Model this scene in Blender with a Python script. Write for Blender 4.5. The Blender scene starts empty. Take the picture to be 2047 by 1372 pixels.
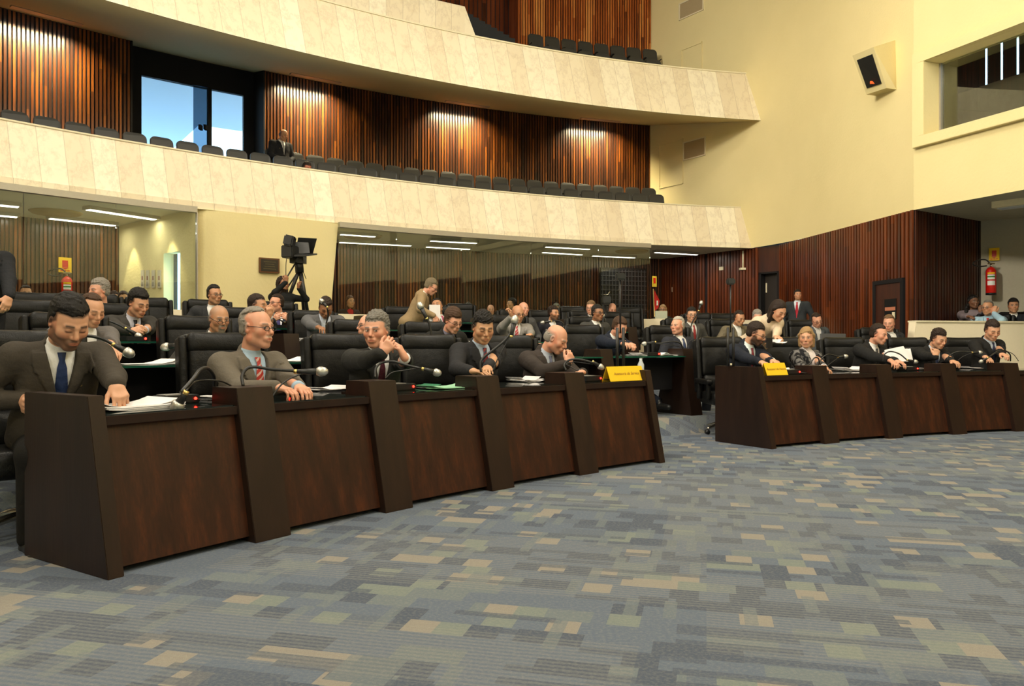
import bpy, bmesh, math, random
import numpy as np
from mathutils import Vector, Matrix
random.seed(7); rng = np.random.default_rng(7)
sc = bpy.context.scene
col = sc.collection
R_ = math.radians
# ---------------------------------------------------------------- camera
F, CX, CY, H = 1560.0, 1023.5, 686.0, 1.04
cd = bpy.data.cameras.new('camera'); cam = bpy.data.objects.new('camera', cd); col.objects.link(cam)
cam.location = (0, 0, H); cam.rotation_euler = (R_(90), 0, 0)
cd.sensor_width = 36.0; cd.lens = 36.0*F/2047.0; cd.clip_end = 400
sc.camera = cam
# ---------------------------------------------------------------- exposure, sky
sc.view_settings.view_transform = 'Standard'; sc.view_settings.look = 'None'
sc.view_settings.exposure = 0.16; sc.view_settings.gamma = 1.0; sc.view_settings.use_curve_mapping = False
w = bpy.data.worlds.new('world'); sc.world = w; w.use_nodes = True
bg = w.node_tree.nodes['Background']; bg.inputs[1].default_value = 4.2
_tc = w.node_tree.nodes.new('ShaderNodeTexCoord'); _sx = w.node_tree.nodes.new('ShaderNodeSeparateXYZ'); _rp = w.node_tree.nodes.new('ShaderNodeValToRGB')   # hazy daylight sky, paler at the horizon
w.node_tree.links.new(_tc.outputs['Generated'], _sx.inputs[0]); w.node_tree.links.new(_sx.outputs[2], _rp.inputs[0]); w.node_tree.links.new(_rp.outputs[0], bg.inputs[0])
_rp.color_ramp.elements[0].position = 0.0; _rp.color_ramp.elements[0].color = (.62, .82, 1.0, 1); _rp.color_ramp.elements[1].position = .42; _rp.color_ramp.elements[1].color = (.30, .58, 1.0, 1)
sc.cycles.use_denoising = True
sc.cycles.max_bounces = 7; sc.cycles.diffuse_bounces = 4; sc.cycles.glossy_bounces = 3; sc.cycles.transmission_bounces = 6
sc.cycles.transparent_max_bounces = 10
sc.cycles.sample_clamp_indirect = 4.0
WARM = (1.0, 0.91, 0.75)
def area(name, loc, energy, size, color=WARM, rot=(0, 0, 0), sizey=None, spread=None):
    l = bpy.data.lights.new(name, 'AREA'); l.energy = energy; l.color = color; l.size = size
    if sizey: l.shape = 'RECTANGLE'; l.size_y = sizey
    if spread: l.spread = R_(spread)
    o = bpy.data.objects.new(name, l); o.location = loc; o.rotation_euler = rot; col.objects.link(o); return o
for (x, y, e) in ((-3, 3, 270), (3, 5, 270), (-6, 8, 280), (1, 10, 290), (7, 3, 260), (9.0, 0, 210), (-1, -3, 200), (-9, 2, 200)):
    area('ceiling_lamp', (x, y, 10.5), e, 2.6, WARM)
# low front wash from the stage side: unseen lamps added to brighten walls and marble
for (x, y, z, tx, ty, tz, e) in ((7.5, -4, 8.5, 0, 14, 5.5, 260), (-4, -5, 8.5, 4, 14, 5.5, 280), (-9, 1, 9.3, 6.6, 14, 5.8, 330)):
    o = area('fill_wash', (x, y, z), e, 1.6, WARM, spread=75 if x < -8 else None)
    o.rotation_euler = (Vector((tx-x, ty-y, tz-z))).to_track_quat('-Z', 'Y').to_euler()
# ---------------------------------------------------------------- geometry of the hall (concentric rows)
CC = (9.9, -4.2)                                   # centre of the curved rows
def tdir(px): return (px-CX)/F
def onR(px, R):                                    # where the sight line over column px meets radius R
    t = tdir(px); a = 1+t*t; b = 2*(-t*CC[0]-CC[1]); c = CC[0]**2+CC[1]**2-R*R
    D = (-b+math.sqrt(b*b-4*a*c))/(2*a); return (t*D, D)
def atz(px, py, z):
    D = (H-z)*F/(py-CY); return Vector((tdir(px)*D, D, z))
def at(px, py, D): return Vector((tdir(px)*D, D, H-(py-CY)*D/F))
def pol(R, th, z=0.0): return Vector((CC[0]+R*math.cos(R_(th)), CC[1]+R*math.sin(R_(th)), z))
def ang(p): return math.degrees(math.atan2(p[1]-CC[1], p[0]-CC[0]))
def rad(p): return math.hypot(p[0]-CC[0], p[1]-CC[1])
def angpx(px, R): return ang(onR(px, R))
ROWR = [13.93+1.66*k for k in range(5)]; ROWZ = [.17*k for k in range(5)]
def floorz(R):
    z = 0.0
    for k in range(1, 5):
        a, b = ROWR[k]-.27, ROWR[k]-.04
        if R >= b: z = ROWZ[k]
        elif R > a: z = ROWZ[k-1]+.17*(R-a)/(b-a)
    return z
# ---------------------------------------------------------------- object helpers
def tag(o, label=None, cat=None, group=None, kind=None):
    if label: o['label'] = label
    if cat: o['category'] = cat
    if group: o['group'] = group
    if kind: o['kind'] = kind
    return o
def link(o, parent=None):
    col.objects.link(o)
    if parent is not None: o.parent = parent
    return o
def empty(name, loc=(0, 0, 0), rz=0.0, label=None, cat=None, group=None):
    o = bpy.data.objects.new(name, None); o.empty_display_size = .1; o.location = loc; o.rotation_euler = (0, 0, rz); link(o)
    return tag(o, label, cat, group)
class MB:
    """collects faces, then builds ONE mesh object"""
    def __init__(s): s.v = []; s.f = []; s.uv = []; s.m = []; s.sm = []
    def add(s, vs, fs, uv=None, m=0, smooth=False):
        b = len(s.v); s.v += [tuple(v) for v in vs]
        for i, f in enumerate(fs):
            s.f.append(tuple(b+k for k in f)); s.uv.append(uv[i] if uv else None); s.m.append(m); s.sm.append(smooth)
        return s
    def box(s, c, d, rz=0.0, M=None, m=0):
        x, y, z = d[0]/2, d[1]/2, d[2]/2
        vs = [Vector((a, b, e)) for e in (-z, z) for a, b in ((-x, -y), (x, -y), (x, y), (-x, y))]
        T = Matrix.Translation(c) @ Matrix.Rotation(rz, 4, 'Z')
        if M is not None: T = Matrix.Translation(c) @ M
        vs = [T @ v for v in vs]
        return s.add(vs, [(3, 2, 1, 0), (4, 5, 6, 7), (0, 1, 5, 4), (1, 2, 6, 5), (2, 3, 7, 6), (3, 0, 4, 7)], m=m)
    def hexa(s, p, m=0):                           # 8 corners: bottom 4 (ccw), top 4
        return s.add(p, [(3, 2, 1, 0), (4, 5, 6, 7), (0, 1, 5, 4), (1, 2, 6, 5), (2, 3, 7, 6), (3, 0, 4, 7)], m=m)
    def prism(s, poly, T, t, m=0):                 # 2D polygon extruded by vector t; T maps 2D->3D
        n = len(poly); a = [T(p) for p in poly]; b = [q+t for q in a]
        return s.add(a+b, [tuple(range(n))[::-1], tuple(range(n, 2*n))]+[(i, (i+1) % n, n+(i+1) % n, n+i) for i in range(n)], m=m)
    def tube(s, pts, r, seg=8, caps=True, m=0):
        pts = [Vector(p) for p in pts]; n = len(pts); rr = r if isinstance(r, (list, tuple)) else [r]*n
        vs = []; up = None
        for i, p in enumerate(pts):
            d = (pts[min(i+1, n-1)]-pts[max(i-1, 0)]).normalized()
            if up is None:
                up = Vector((0, 0, 1)) if abs(d.z) < .9 else Vector((1, 0, 0))
            x = d.cross(up).normalized(); y = x.cross(d).normalized(); up = y
            for k in range(seg):
                a = 2*math.pi*k/seg; vs.append(p+x*(math.cos(a)*rr[i])+y*(math.sin(a)*rr[i]))
        fs = [(i*seg+k, i*seg+(k+1) % seg, (i+1)*seg+(k+1) % seg, (i+1)*seg+k) for i in range(n-1) for k in range(seg)]
        if caps: fs += [tuple(range(seg))[::-1], tuple((n-1)*seg+k for k in range(seg))]
        return s.add(vs, fs, m=m, smooth=True)
    def lathe(s, prof, T=None, seg=20, m=0):       # (r,z) profile about z
        T = T or Matrix.Identity(4)
        vs = [T @ Vector((r*math.cos(2*math.pi*k/seg), r*math.sin(2*math.pi*k/seg), z)) for r, z in prof for k in range(seg)]
        n = len(prof)
        fs = [(i*seg+k, i*seg+(k+1) % seg, (i+1)*seg+(k+1) % seg, (i+1)*seg+k) for i in range(n-1) for k in range(seg)]
        fs += [tuple(range(seg))[::-1], tuple((n-1)*seg+k for k in range(seg))]
        return s.add(vs, fs, m=m, smooth=True)
    def polar(s, prof, t0, t1, step=1.0, m=0, caps=True, closed=True):   # (R,z) section swept about the rows' centre
        n = max(1, int(math.ceil(abs(t1-t0)/step))); k = len(prof)
        vs = []; 
        for i in range(n+1):
            th = t0+(t1-t0)*i/n
            vs += [pol(R, th, z) for R, z in prof]
        L = [0.0]
        for j in range(1, k+1):
            a, b = prof[j-1], prof[j % k]; L.append(L[-1]+math.hypot(a[0]-b[0], a[1]-b[1]))
        fs = []; uv = []
        kk = k if closed else k-1
        for i in range(n):
            u0 = R_(t0+(t1-t0)*i/n)*prof[0][0]; u1 = R_(t0+(t1-t0)*(i+1)/n)*prof[0][0]
            for j in range(kk):
                fs.append((i*k+j, i*k+(j+1) % k, (i+1)*k+(j+1) % k, (i+1)*k+j)); uv.append([(u0, L[j]), (u0, L[j+1]), (u1, L[j+1]), (u1, L[j])])
        if caps and closed:
            fs += [tuple(range(k))[::-1], tuple(n*k+j for j in range(k))]
            uv += [[(p[0], p[1]) for p in prof][::-1], [(p[0], p[1]) for p in prof]]
        return s.add(vs, fs, uv=uv, m=m)
    def build(s, name, mats, parent=None, smooth=False, bevel=0.0, loc=None):
        me = bpy.data.meshes.new(name); me.from_pydata(s.v, [], s.f)
        if any(u is not None for u in s.uv):
            L = me.uv_layers.new(name='UVMap').data; k = 0
            for f, u in zip(s.f, s.uv):
                for j in range(len(f)):
                    L[k].uv = u[j] if u else (0, 0); k += 1
        for mm in (mats if isinstance(mats, (list, tuple)) else [mats]): me.materials.append(mm)
        me.polygons.foreach_set('material_index', s.m)
        me.polygons.foreach_set('use_smooth', [bool(smooth or q) for q in s.sm])
        if bevel:
            bm = bmesh.new(); bm.from_mesh(me); bmesh.ops.remove_doubles(bm, verts=bm.verts, dist=1e-5)
            bmesh.ops.recalc_face_normals(bm, faces=bm.faces)
            bmesh.ops.bevel(bm, geom=list(bm.edges), offset=bevel, segments=2, affect='EDGES', clamp_overlap=True)
            bm.to_mesh(me); bm.free()
        me.update()
        o = bpy.data.objects.new(name, me); link(o, parent)
        if loc: o.location = loc
        return o
def spline(pts, n=8):                              # smooth curve through points
    P = [Vector(p) for p in pts]; P = [P[0]*2-P[1]]+P+[P[-1]*2-P[-2]]; out = []
    for i in range(1, len(P)-2):
        for k in range(n):
            t = k/n; a, b, c, d = P[i-1:i+3]
            out.append(.5*((2*b)+(c-a)*t+(2*a-5*b+4*c-d)*t*t+(3*b-a-3*c+d)*t**3))
    out.append(P[-2]); return out
def struct(o): o['kind'] = 'structure'; return o
# ---------------------------------------------------------------- materials
class NT:
    def __init__(s, name):
        s.m = bpy.data.materials.new(name); s.m.use_nodes = True; s.t = s.m.node_tree
        s.b = s.t.nodes['Principled BSDF']; s.o = s.t.nodes['Material Output']
    def n(s, typ, **kw):
        x = s.t.nodes.new('ShaderNode'+typ)
        for k, v in kw.items():
            if k[0] == 'i' and k[1:].isdigit(): x.inputs[int(k[1:])].default_value = v
            else: setattr(x, k, v)
        return x
    def l(s, a, b, ai=0, bi=0):
        s.t.links.new(a.outputs[ai] if not hasattr(a, 'is_output') else a, b.inputs[bi] if not hasattr(b, 'is_output') else b); return b
    def math(s, op, a, b=None, c=None):
        x = s.n('Math', operation=op)
        for i, q in enumerate((a, b, c)):
            if q is None: continue
            if isinstance(q, (int, float)): x.inputs[i].default_value = q
            else: s.t.links.new(q, x.inputs[i])
        return x.outputs[0]
    def mix(s, f, a, b):
        x = s.n('Mix', data_type='RGBA')
        for i, q in ((0, f), (6, a), (7, b)):
            if isinstance(q, (int, float)): x.inputs[i].default_value = q
            elif isinstance(q, tuple): x.inputs[i].default_value = q if len(q) == 4 else q+(1,)
            else: s.t.links.new(q, x.inputs[i])
        return x.outputs[2]
    def ramp(s, f, stops, const=False):
        x = s.n('ValToRGB'); s.t.links.new(f, x.inputs[0]); e = x.color_ramp.elements
        if const: x.color_ramp.interpolation = 'CONSTANT'
        while len(e) < len(stops): e.new(.5)
        for q, (p, c) in zip(e, stops): q.position = p; q.color = c if len(c) == 4 else tuple(c)+(1,)
        return x.outputs[0]
    def noise(s, vec, scale=5, detail=3, rough=.5):
        x = s.n('TexNoise'); x.inputs['Scale'].default_value = scale; x.inputs['Detail'].default_value = detail; x.inputs['Roughness'].default_value = rough
        if vec is not None: s.t.links.new(vec, x.inputs['Vector'])
        return x.outputs[0]
    def white(s, vec):
        x = s.n('TexWhiteNoise', noise_dimensions='3D'); s.t.links.new(vec, x.inputs['Vector']); return x.outputs[0]
    def mapping(s, vec, scale=(1, 1, 1), rot=(0, 0, 0), loc=(0, 0, 0)):
        x = s.n('Mapping'); s.t.links.new(vec, x.inputs[0]); x.inputs['Scale'].default_value = scale; x.inputs['Rotation'].default_value = rot; x.inputs['Location'].default_value = loc
        return x.outputs[0]
    def bump(s, h, strength=.3, dist=.01):
        x = s.n('Bump'); x.inputs['Strength'].default_value = strength; x.inputs['Distance'].default_value = dist
        s.t.links.new(h, x.inputs['Height']); s.t.links.new(x.outputs[0], s.b.inputs['Normal'])
    def set(s, color=None, rough=None, metal=None, spec=None, **kw):
        if color is not None:
            if isinstance(color, tuple): s.b.inputs['Base Color'].default_value = color if len(color) == 4 else color+(1,)
            else: s.t.links.new(color, s.b.inputs['Base Color'])
        if rough is not None: s.b.inputs['Roughness'].default_value = rough
        if metal is not None: s.b.inputs['Metallic'].default_value = metal
        if spec is not None: s.b.inputs['Specular IOR Level'].default_value = spec
        return s.m
def srgb(r, g, b): return tuple(((c/255+.055)/1.055)**2.4 if c > 10 else c/255/12.92 for c in (r, g, b))
def plain(name, rgb, rough=.5, metal=0.0, spec=.5, var=.06, scale=30):
    t = NT(name); oc = t.n('TexCoord').outputs[3]; nz = t.noise(oc, scale, 3)
    c = t.mix(nz, tuple(x*(1-var) for x in rgb), tuple(min(1, x*(1+var)) for x in rgb))
    return t.set(c, rough, metal, spec)
def m_plaster():
    t = NT('cream_plaster'); oc = t.n('TexCoord').outputs[3]
    n1 = t.noise(oc, 1.3, 4); n2 = t.noise(oc, 22, 5, .6)
    c = t.mix(n1, srgb(228, 213, 158), srgb(238, 222, 168)); t.bump(n2, .5, .012); return t.set(c, .85, 0, .2)
def m_marble():
    t = NT('beige_marble_slabs'); uv = t.n('TexCoord').outputs[2]; s = t.n('SeparateXYZ'); t.l(uv, s) if False else t.t.links.new(uv, s.inputs[0])
    u = t.math('DIVIDE', s.outputs[0], .36); cell = t.math('FLOOR', u); fr = t.math('FRACT', u)
    cv = t.n('CombineXYZ'); t.t.links.new(cell, cv.inputs[0]); wn = t.white(cv.outputs[0])
    base = t.ramp(wn, [(0, srgb(234, 220, 190)), (.5, srgb(243, 231, 202)), (1, srgb(249, 240, 214))])
    off = t.n('CombineXYZ'); t.t.links.new(t.math('MULTIPLY', wn, 37.0), off.inputs[2]); t.t.links.new(s.outputs[0], off.inputs[0]); t.t.links.new(s.outputs[1], off.inputs[1])
    nz = t.noise(t.mapping(off.outputs[0], (1.6, .9, 1), (0, 0, .5)), 2.2, 8, .65)
    vein = t.math('ABSOLUTE', t.math('SUBTRACT', nz, .5)); vein = t.ramp(vein, [(0, (1, 1, 1)), (.018, (.35, .35, .35)), (.06, (0, 0, 0))])
    c = t.mix(t.math('MULTIPLY', vein, .2), base, srgb(150, 120, 92))
    cl = t.noise(off.outputs[0], 5.5, 4, .6); c = t.mix(t.math('MULTIPLY', t.ramp(cl, [(.55, (0, 0, 0)), (.75, (1, 1, 1))]), .3), c, srgb(196, 170, 132))
    j = t.math('LESS_THAN', t.math('MINIMUM', fr, t.math('SUBTRACT', 1.0, fr)), .013)
    c = t.mix(t.math('MULTIPLY', j, .38), c, srgb(140, 118, 88)); return t.set(c, .42, 0, .4)
def m_wood(name, a, b, c_, slat=0.0, rough=.32, sc_=(9, 9, .55), spec=.5, svar=.28):
    t = NT(name); oc = t.n('TexCoord').outputs[3]; nz = t.noise(t.mapping(oc, sc_), 2.0, 6, .6)
    n2 = t.noise(t.mapping(oc, (sc_[0]*5, sc_[1]*5, sc_[2]*1.5)), 3.0, 4, .6)
    f = t.math('ADD', t.math('MULTIPLY', nz, .7), t.math('MULTIPLY', n2, .3))
    if slat:
        uv = t.n('TexCoord').outputs[2]; s = t.n('SeparateXYZ'); t.t.links.new(uv, s.inputs[0])
        ci = t.math('FLOOR', t.math('DIVIDE', s.outputs[0], slat)); c0 = t.n('CombineXYZ'); t.t.links.new(ci, c0.inputs[0]); cv = t.n('CombineXYZ'); t.t.links.new(ci, cv.inputs[0]); t.t.links.new(t.math('FLOOR', t.math('ADD', t.math('DIVIDE', s.outputs[1], 2.2), t.math('MULTIPLY', t.white(c0.outputs[0]), 7.0))), cv.inputs[1])
        f = t.math('ADD', t.math('MULTIPLY', f, 1-svar), t.math('MULTIPLY', t.white(cv.outputs[0]), svar))
    c = t.ramp(f, [(.3, a), (.5, b), (.72, c_)]); t.bump(n2, .12, .003)
    return t.set(c, rough, 0, spec)
def m_carpet():
    t = NT('patterned_carpet'); oc = t.n('TexCoord').outputs[3]
    v = t.mapping(oc, (1, 1, 1), (0, 0, R_(14)))
    def cells(px, py, seed, thr, w0=.0):
        s = t.n('SeparateXYZ'); t.t.links.new(v, s.inputs[0])
        row = t.math('FLOOR', t.math('DIVIDE', s.outputs[1], py))
        cv0 = t.n('CombineXYZ'); t.t.links.new(row, cv0.inputs[0]); cv0.inputs[1].default_value = seed
        sh = t.math('FLOOR', t.math('MULTIPLY', t.white(cv0.outputs[0]), 4.0)); sh = t.math('MULTIPLY', sh, px/4)
        cc = t.math('FLOOR', t.math('DIVIDE', t.math('ADD', s.outputs[0], sh), px))
        cv = t.n('CombineXYZ'); t.t.links.new(cc, cv.inputs[0]); t.t.links.new(row, cv.inputs[1]); cv.inputs[2].default_value = seed
        return t.white(cv.outputs[0])
    blue, dk, gr, be, gn = srgb(101, 111, 126), srgb(83, 91, 105), srgb(113, 122, 126), srgb(147, 141, 130), srgb(124, 133, 127)
    a = t.ramp(cells(.24, .12, 3.1, .5), [(0, blue), (.45, dk), (.58, srgb(98, 107, 120)), (.74, gr), (.86, blue)], True)
    b = cells(.12, .12, 8.7, .5)
    b_c = t.ramp(b, [(0, be), (.09, gn), (.16, dk), (.27, blue)], True); b_m = t.math('LESS_THAN', b, .27)
    c = t.mix(b_m, a, b_c)
    d = cells(.42, .05, 5.3, .5); c = t.mix(t.math('MULTIPLY', t.math('LESS_THAN', d, .17), .75), c, dk)
    d2 = cells(.05, .20, 2.3, .5); c = t.mix(t.math('MULTIPLY', t.math('LESS_THAN', d2, .10), .7), c, gr)
    s = t.n('SeparateXYZ'); t.t.links.new(v, s.inputs[0])
    rib = t.math('SINE', t.math('MULTIPLY', s.outputs[1], 2*math.pi/.028)); rib = t.math('MULTIPLY', t.math('ADD', rib, 1.0), .5)
    rm = t.math('MULTIPLY', t.math('LESS_THAN', cells(.9, .45, 1.9, .5), .4), rib)
    c = t.mix(t.math('MULTIPLY', rm, .28), c, srgb(150, 148, 138))
    fz = t.noise(oc, 260, 2, .7); fz2 = t.noise(oc, 70, 3, .7)
    c = t.mix(t.math('MULTIPLY', t.ramp(fz, [(.3, (0, 0, 0)), (.7, (1, 1, 1))]), .32), c, srgb(78, 86, 98))
    c = t.mix(t.math('MULTIPLY', t.ramp(fz2, [(.45, (0, 0, 0)), (.7, (1, 1, 1))]), .18), c, srgb(170, 166, 150))
    t.bump(fz, .5, .01); return t.set(c, .95, 0, .1)
def m_glass(name, rgb=(.9, .95, .92), alpha=.10, rough=.0):
    t = NT(name); tr = t.n('BsdfTransparent'); tr.inputs[0].default_value = rgb+(1,); gl = t.n('BsdfGlossy'); gl.inputs['Roughness'].default_value = rough; gl.inputs[0].default_value = (1, 1, 1, 1)
    fr = t.n('Fresnel'); fr.inputs[0].default_value = 1.5; mx = t.n('MixShader')
    f = t.math('ADD', t.math('MULTIPLY', fr.outputs[0], .62), alpha*0.3)
    t.t.links.new(f, mx.inputs[0]); t.t.links.new(tr.outputs[0], mx.inputs[1]); t.t.links.new(gl.outputs[0], mx.inputs[2]); t.t.links.new(mx.outputs[0], t.o.inputs[0]); return t.m
def m_emit(name, rgb, s):
    t = NT(name); t.b.inputs['Emission Color'].default_value = rgb+(1,); t.b.inputs['Emission Strength'].default_value = s; return t.set(rgb, .5)
def m_leather():
    t = NT('black_leather'); oc = t.n('TexCoord').outputs[3]; n1 = t.noise(oc, 9, 4, .6); n2 = t.noise(oc, 160, 2)
    t.bump(t.math('ADD', n1, t.math('MULTIPLY', n2, .2)), .35, .02); return t.set(t.mix(n1, (.0045, .0045, .0045), (.009, .009, .0085)), .38, 0, .22)
M = dict(plaster=m_plaster(), marble=m_marble(), carpet=m_carpet(), leather=m_leather(),
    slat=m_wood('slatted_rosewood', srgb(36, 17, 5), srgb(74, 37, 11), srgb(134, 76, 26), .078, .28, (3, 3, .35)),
    slatr=m_wood('red_rosewood_slats', srgb(50, 20, 6), srgb(88, 38, 11), srgb(126, 60, 20), .09, .35, (3, 3, .35)),
    desk=m_wood('dark_desk_veneer', srgb(29, 15, 9), srgb(50, 25, 14), srgb(80, 40, 18), 0, .40, (7, 7, .5), .35),
    post=m_wood('espresso_post_veneer', srgb(28, 17, 12), srgb(36, 22, 15), srgb(46, 29, 20), 0, .42, (5, 5, .8), .35),
    doorw=m_wood('dark_door_veneer', srgb(40, 18, 12), srgb(62, 28, 16), srgb(82, 40, 22), 0, .4, (6, 6, .5)),
    black=plain('black_plastic', (.012, .012, .012), .4), blackm=plain('matt_black', (.01, .01, .01), .8, 0, .2),
    dark=plain('dark_recess', (.012, .011, .012), .7, 0, .2), steel=plain('polished_steel', (.62, .58, .5), .25, 1.0),
    grille=plain('mic_grille_metal', (.55, .54, .5), .38, .8), brass=plain('brass', (.75, .55, .2), .3, 1.0),
    white=plain('white_paper', (.82, .80, .80), .8, 0, .2, .03), yellow=plain('yellow_card', srgb(240, 196, 40), .7, 0, .2, .03),
    green=plain('pale_green_folder', srgb(150, 200, 165), .7), greend=plain('green_folder', srgb(40, 120, 85), .7),
    seat=plain('grey_seat_shell', (.035, .035, .033), .45), greyb=plain('grey_box', (.10, .10, .105), .6),
    vent=plain('grey_vent', srgb(176, 158, 122), .6), soffit=plain('soffit_paint', srgb(222, 206, 158), .9, 0, .1),
    parapet=plain('white_parapet', srgb(248, 236, 206), .5, 0, .3, .03), ceilp=plain('off_white_ceiling', srgb(214, 208, 180), .9, 0, .1),
    red=plain('extinguisher_red', srgb(205, 28, 18), .3), redf=plain('red_flag_cloth', srgb(190, 25, 15), .7),
    label=plain('white_label', (.8, .82, .78), .6), grn=plain('label_green', srgb(40, 130, 60), .6), alu=plain('aluminium_trim', (.45, .42, .36), .4, .6),
    led=m_emit('red_led', (1, .02, .01), 9.0), tube=m_emit('fluorescent_tube', (1.0, .97, .86), 3.6),
    cream=plain('cream_plate', srgb(232, 222, 190), .5), bronze=plain('bronze_plaque', (.035, .028, .018), .45, .3),
    glass=m_glass('clear_glass', (.93, .96, .92), .05), gtop=None, cover=plain('blue_plastic', (.08, .10, .2), .3))
t = NT('black_glass_top'); M['gtop'] = t.set((.006, .012, .010), .06, 0, .8)
t = NT('green_glass_edge'); M['gedge'] = t.set((.012, .09, .055), .15, 0, .6)
# ================================================================ THE SETTING
def offs(path, i):
    a = Vector(path[i]); b = Vector(path[i+1]); d = (b-a).normalized(); return a, b, d, Vector((-d.y, d.x))
def slat_wall(name, path, z0, z1, side, mat, pitch=.070, wd=.040, dp=.035, ztop=None):
    """wooden slats standing on a dark board, along a ground path"""
    mb = MB(); U = 0.0
    for i in range(len(path)-1):
        a, b, d, n = offs(path, i); n = n*side; L = (b-a).length; k = max(1, round(L/pitch)); p = L/k
        for j in range(k):
            q = [a+d*(j*p), a+d*(j*p+p-wd), a+d*(j*p+p-wd)+n*dp, a+d*(j*p+p)+n*dp, a+d*(j*p+p)]
            for e in range(4):
                x, y = q[e], q[e+1]; u = U+j*p+.01; 
                mb.add([(x.x, x.y, z0), (y.x, y.y, z0), (y.x, y.y, z1), (x.x, x.y, z1)], [(0, 1, 2, 3)], [[(u, z0), (u+.02, z0), (u+.02, z1), (u, z1)]], m=1 if e == 0 else 0)
        U += L
    return struct(mb.build(name, [mat, M['dark']]))
def wall(name, path, z0, z1, mat, thick=.0):
    mb = MB()
    for i in range(len(path)-1):
        a, b = path[i], path[i+1]; mb.add([(a[0], a[1], z0), (b[0], b[1], z0), (b[0], b[1], z1), (a[0], a[1], z1)], [(0, 1, 2, 3)])
    return struct(mb.build(name, mat))
def arc(R, t0, t1, step=1.2):
    n = max(1, int(math.ceil(abs(t1-t0)/step))); return [tuple(pol(R, t0+(t1-t0)*i/n)[:2]) for i in range(n+1)]
# --- floor: flat near the camera, then shallow terraces joined by short ramps
prof = [(.5, 0)]
for k in range(1, 5): prof += [(ROWR[k]-.27, ROWZ[k-1]), (ROWR[k]-.04, ROWZ[k])]
prof += [(27.2, ROWZ[4])]
mb = MB(); mb.polar(prof, -20, 200, 4, closed=False)
floor = struct(mb.build('floor', M['carpet']))
ZC = 10.8
P2 = (6.0, 17.5); P1 = (6.64, 12.9)
def line2(s): return (6-2*s, 17.5+2.8*s)
def line1(D): return (6.64-.139*(D-12.9), D)
right_up = [line2(1.75), P2, P1]
# --- right wall, cream plaster above the wood
_c = [Vector(line2(.42)), Vector(P2), Vector(line1(15.9))]
wall('wall_right', [line2(1.75)]+[tuple(_c[0]*(1-q)**2+_c[1]*2*q*(1-q)+_c[2]*q*q) for q in [i/14 for i in range(15)]]+[P1], 3.24, ZC, M['plaster'])
for _p in bpy.data.objects['wall_right'].data.polygons: _p.use_smooth = False
seg = Vector((.70, -1.70)).normalized(); nin = Vector((-seg.y, seg.x))*-1     # nin points into the hall
def w3(u, dz=0.0): p = Vector(P1)+seg*u+nin*dz; return (p.x, p.y)
wu0, wu1, wz0, wz1 = .04, 5.2, 4.24, 5.78                                      # outer frame
mb = MB()
def quadw(mb, u0, u1, z0, z1, d=0.0, m=0):
    a, b = w3(u0, d), w3(u1, d); mb.add([(a[0], a[1], z0), (b[0], b[1], z0), (b[0], b[1], z1), (a[0], a[1], z1)], [(0, 1, 2, 3)], m=m)
quadw(mb, 0, 16.6, 3.24, wz0); quadw(mb, 0, 16.6, wz1, ZC); quadw(mb, 0, wu0, wz0, wz1); quadw(mb, wu1, 16.6, wz0, wz1)
struct(mb.build('wall_right_front', M['plaster']))
wend = w3(16.6)
# window on that wall: deep plaster surround, glass, dark room behind
fw = .17
mb = MB()
def fbox(mb, u0, u1, z0, z1, d0, d1, m=0):
    q = [w3(u0, d1), w3(u1, d1), w3(u1, d0), w3(u0, d0)]
    mb.hexa([(x, y, z0) for x, y in q]+[(x, y, z1) for x, y in q], m)
fbox(mb, wu0, wu1, wz0, wz0+fw, -.35, .09); fbox(mb, wu0, wu1, wz1-fw, wz1, -.35, .09)
fbox(mb, wu0, wu0+.22, wz0+fw, wz1-fw, -.35, .09); fbox(mb, wu1-.22, wu1, wz0+fw, wz1-fw, -.35, .09)
win = struct(mb.build('window_1', M['plaster'], bevel=.006))
mb = MB(); fbox(mb, wu0+.22, wu1-.22, wz0+fw, wz1-fw, -.30, -.29); struct(mb.build('window_pane', M['glass'], win))
mb = MB(); fbox(mb, wu0+.22, wu0+.25, wz0+fw, wz1-fw, -.30, -.26); struct(mb.build('window_frame', M['alu'], win))
mb = MB()                                                                    # control room behind: floor, dark ceiling and far wall with narrow daylight slots
fl = plain('control_room_paint', srgb(84, 74, 58), .8)
quadw(mb, -.2, 5.6, 3.6, 5.38, -1.3)
a, b, c, d = w3(-.2, -.36), w3(5.6, -.36), w3(5.6, -1.3), w3(-.2, -1.3)
mb.add([(x, y, 3.6) for x, y in (a, b, c, d)], [(0, 1, 2, 3)]); mb.add([(x, y, 7.2) for x, y in (a, b, c, d)], [(3, 2, 1, 0)], m=1)
mb.add([(a[0], a[1], 3.6), (d[0], d[1], 3.6), (d[0], d[1], 7.2), (a[0], a[1], 7.2)], [(0, 1, 2, 3)])
mb.add([(b[0], b[1], 3.6), (c[0], c[1], 3.6), (c[0], c[1], 7.2), (b[0], b[1], 7.2)], [(0, 1, 2, 3)])
u = -.2; 
for s in [.3+.27*q for q in range(18)]: quadw(mb, u, s, 5.38, 7.2, -1.3, 1); u = s+.035
quadw(mb, u, 5.6, 5.38, 7.2, -1.3, 1)
struct(mb.build('wall_control_room', [fl, M['dark']]))
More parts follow.
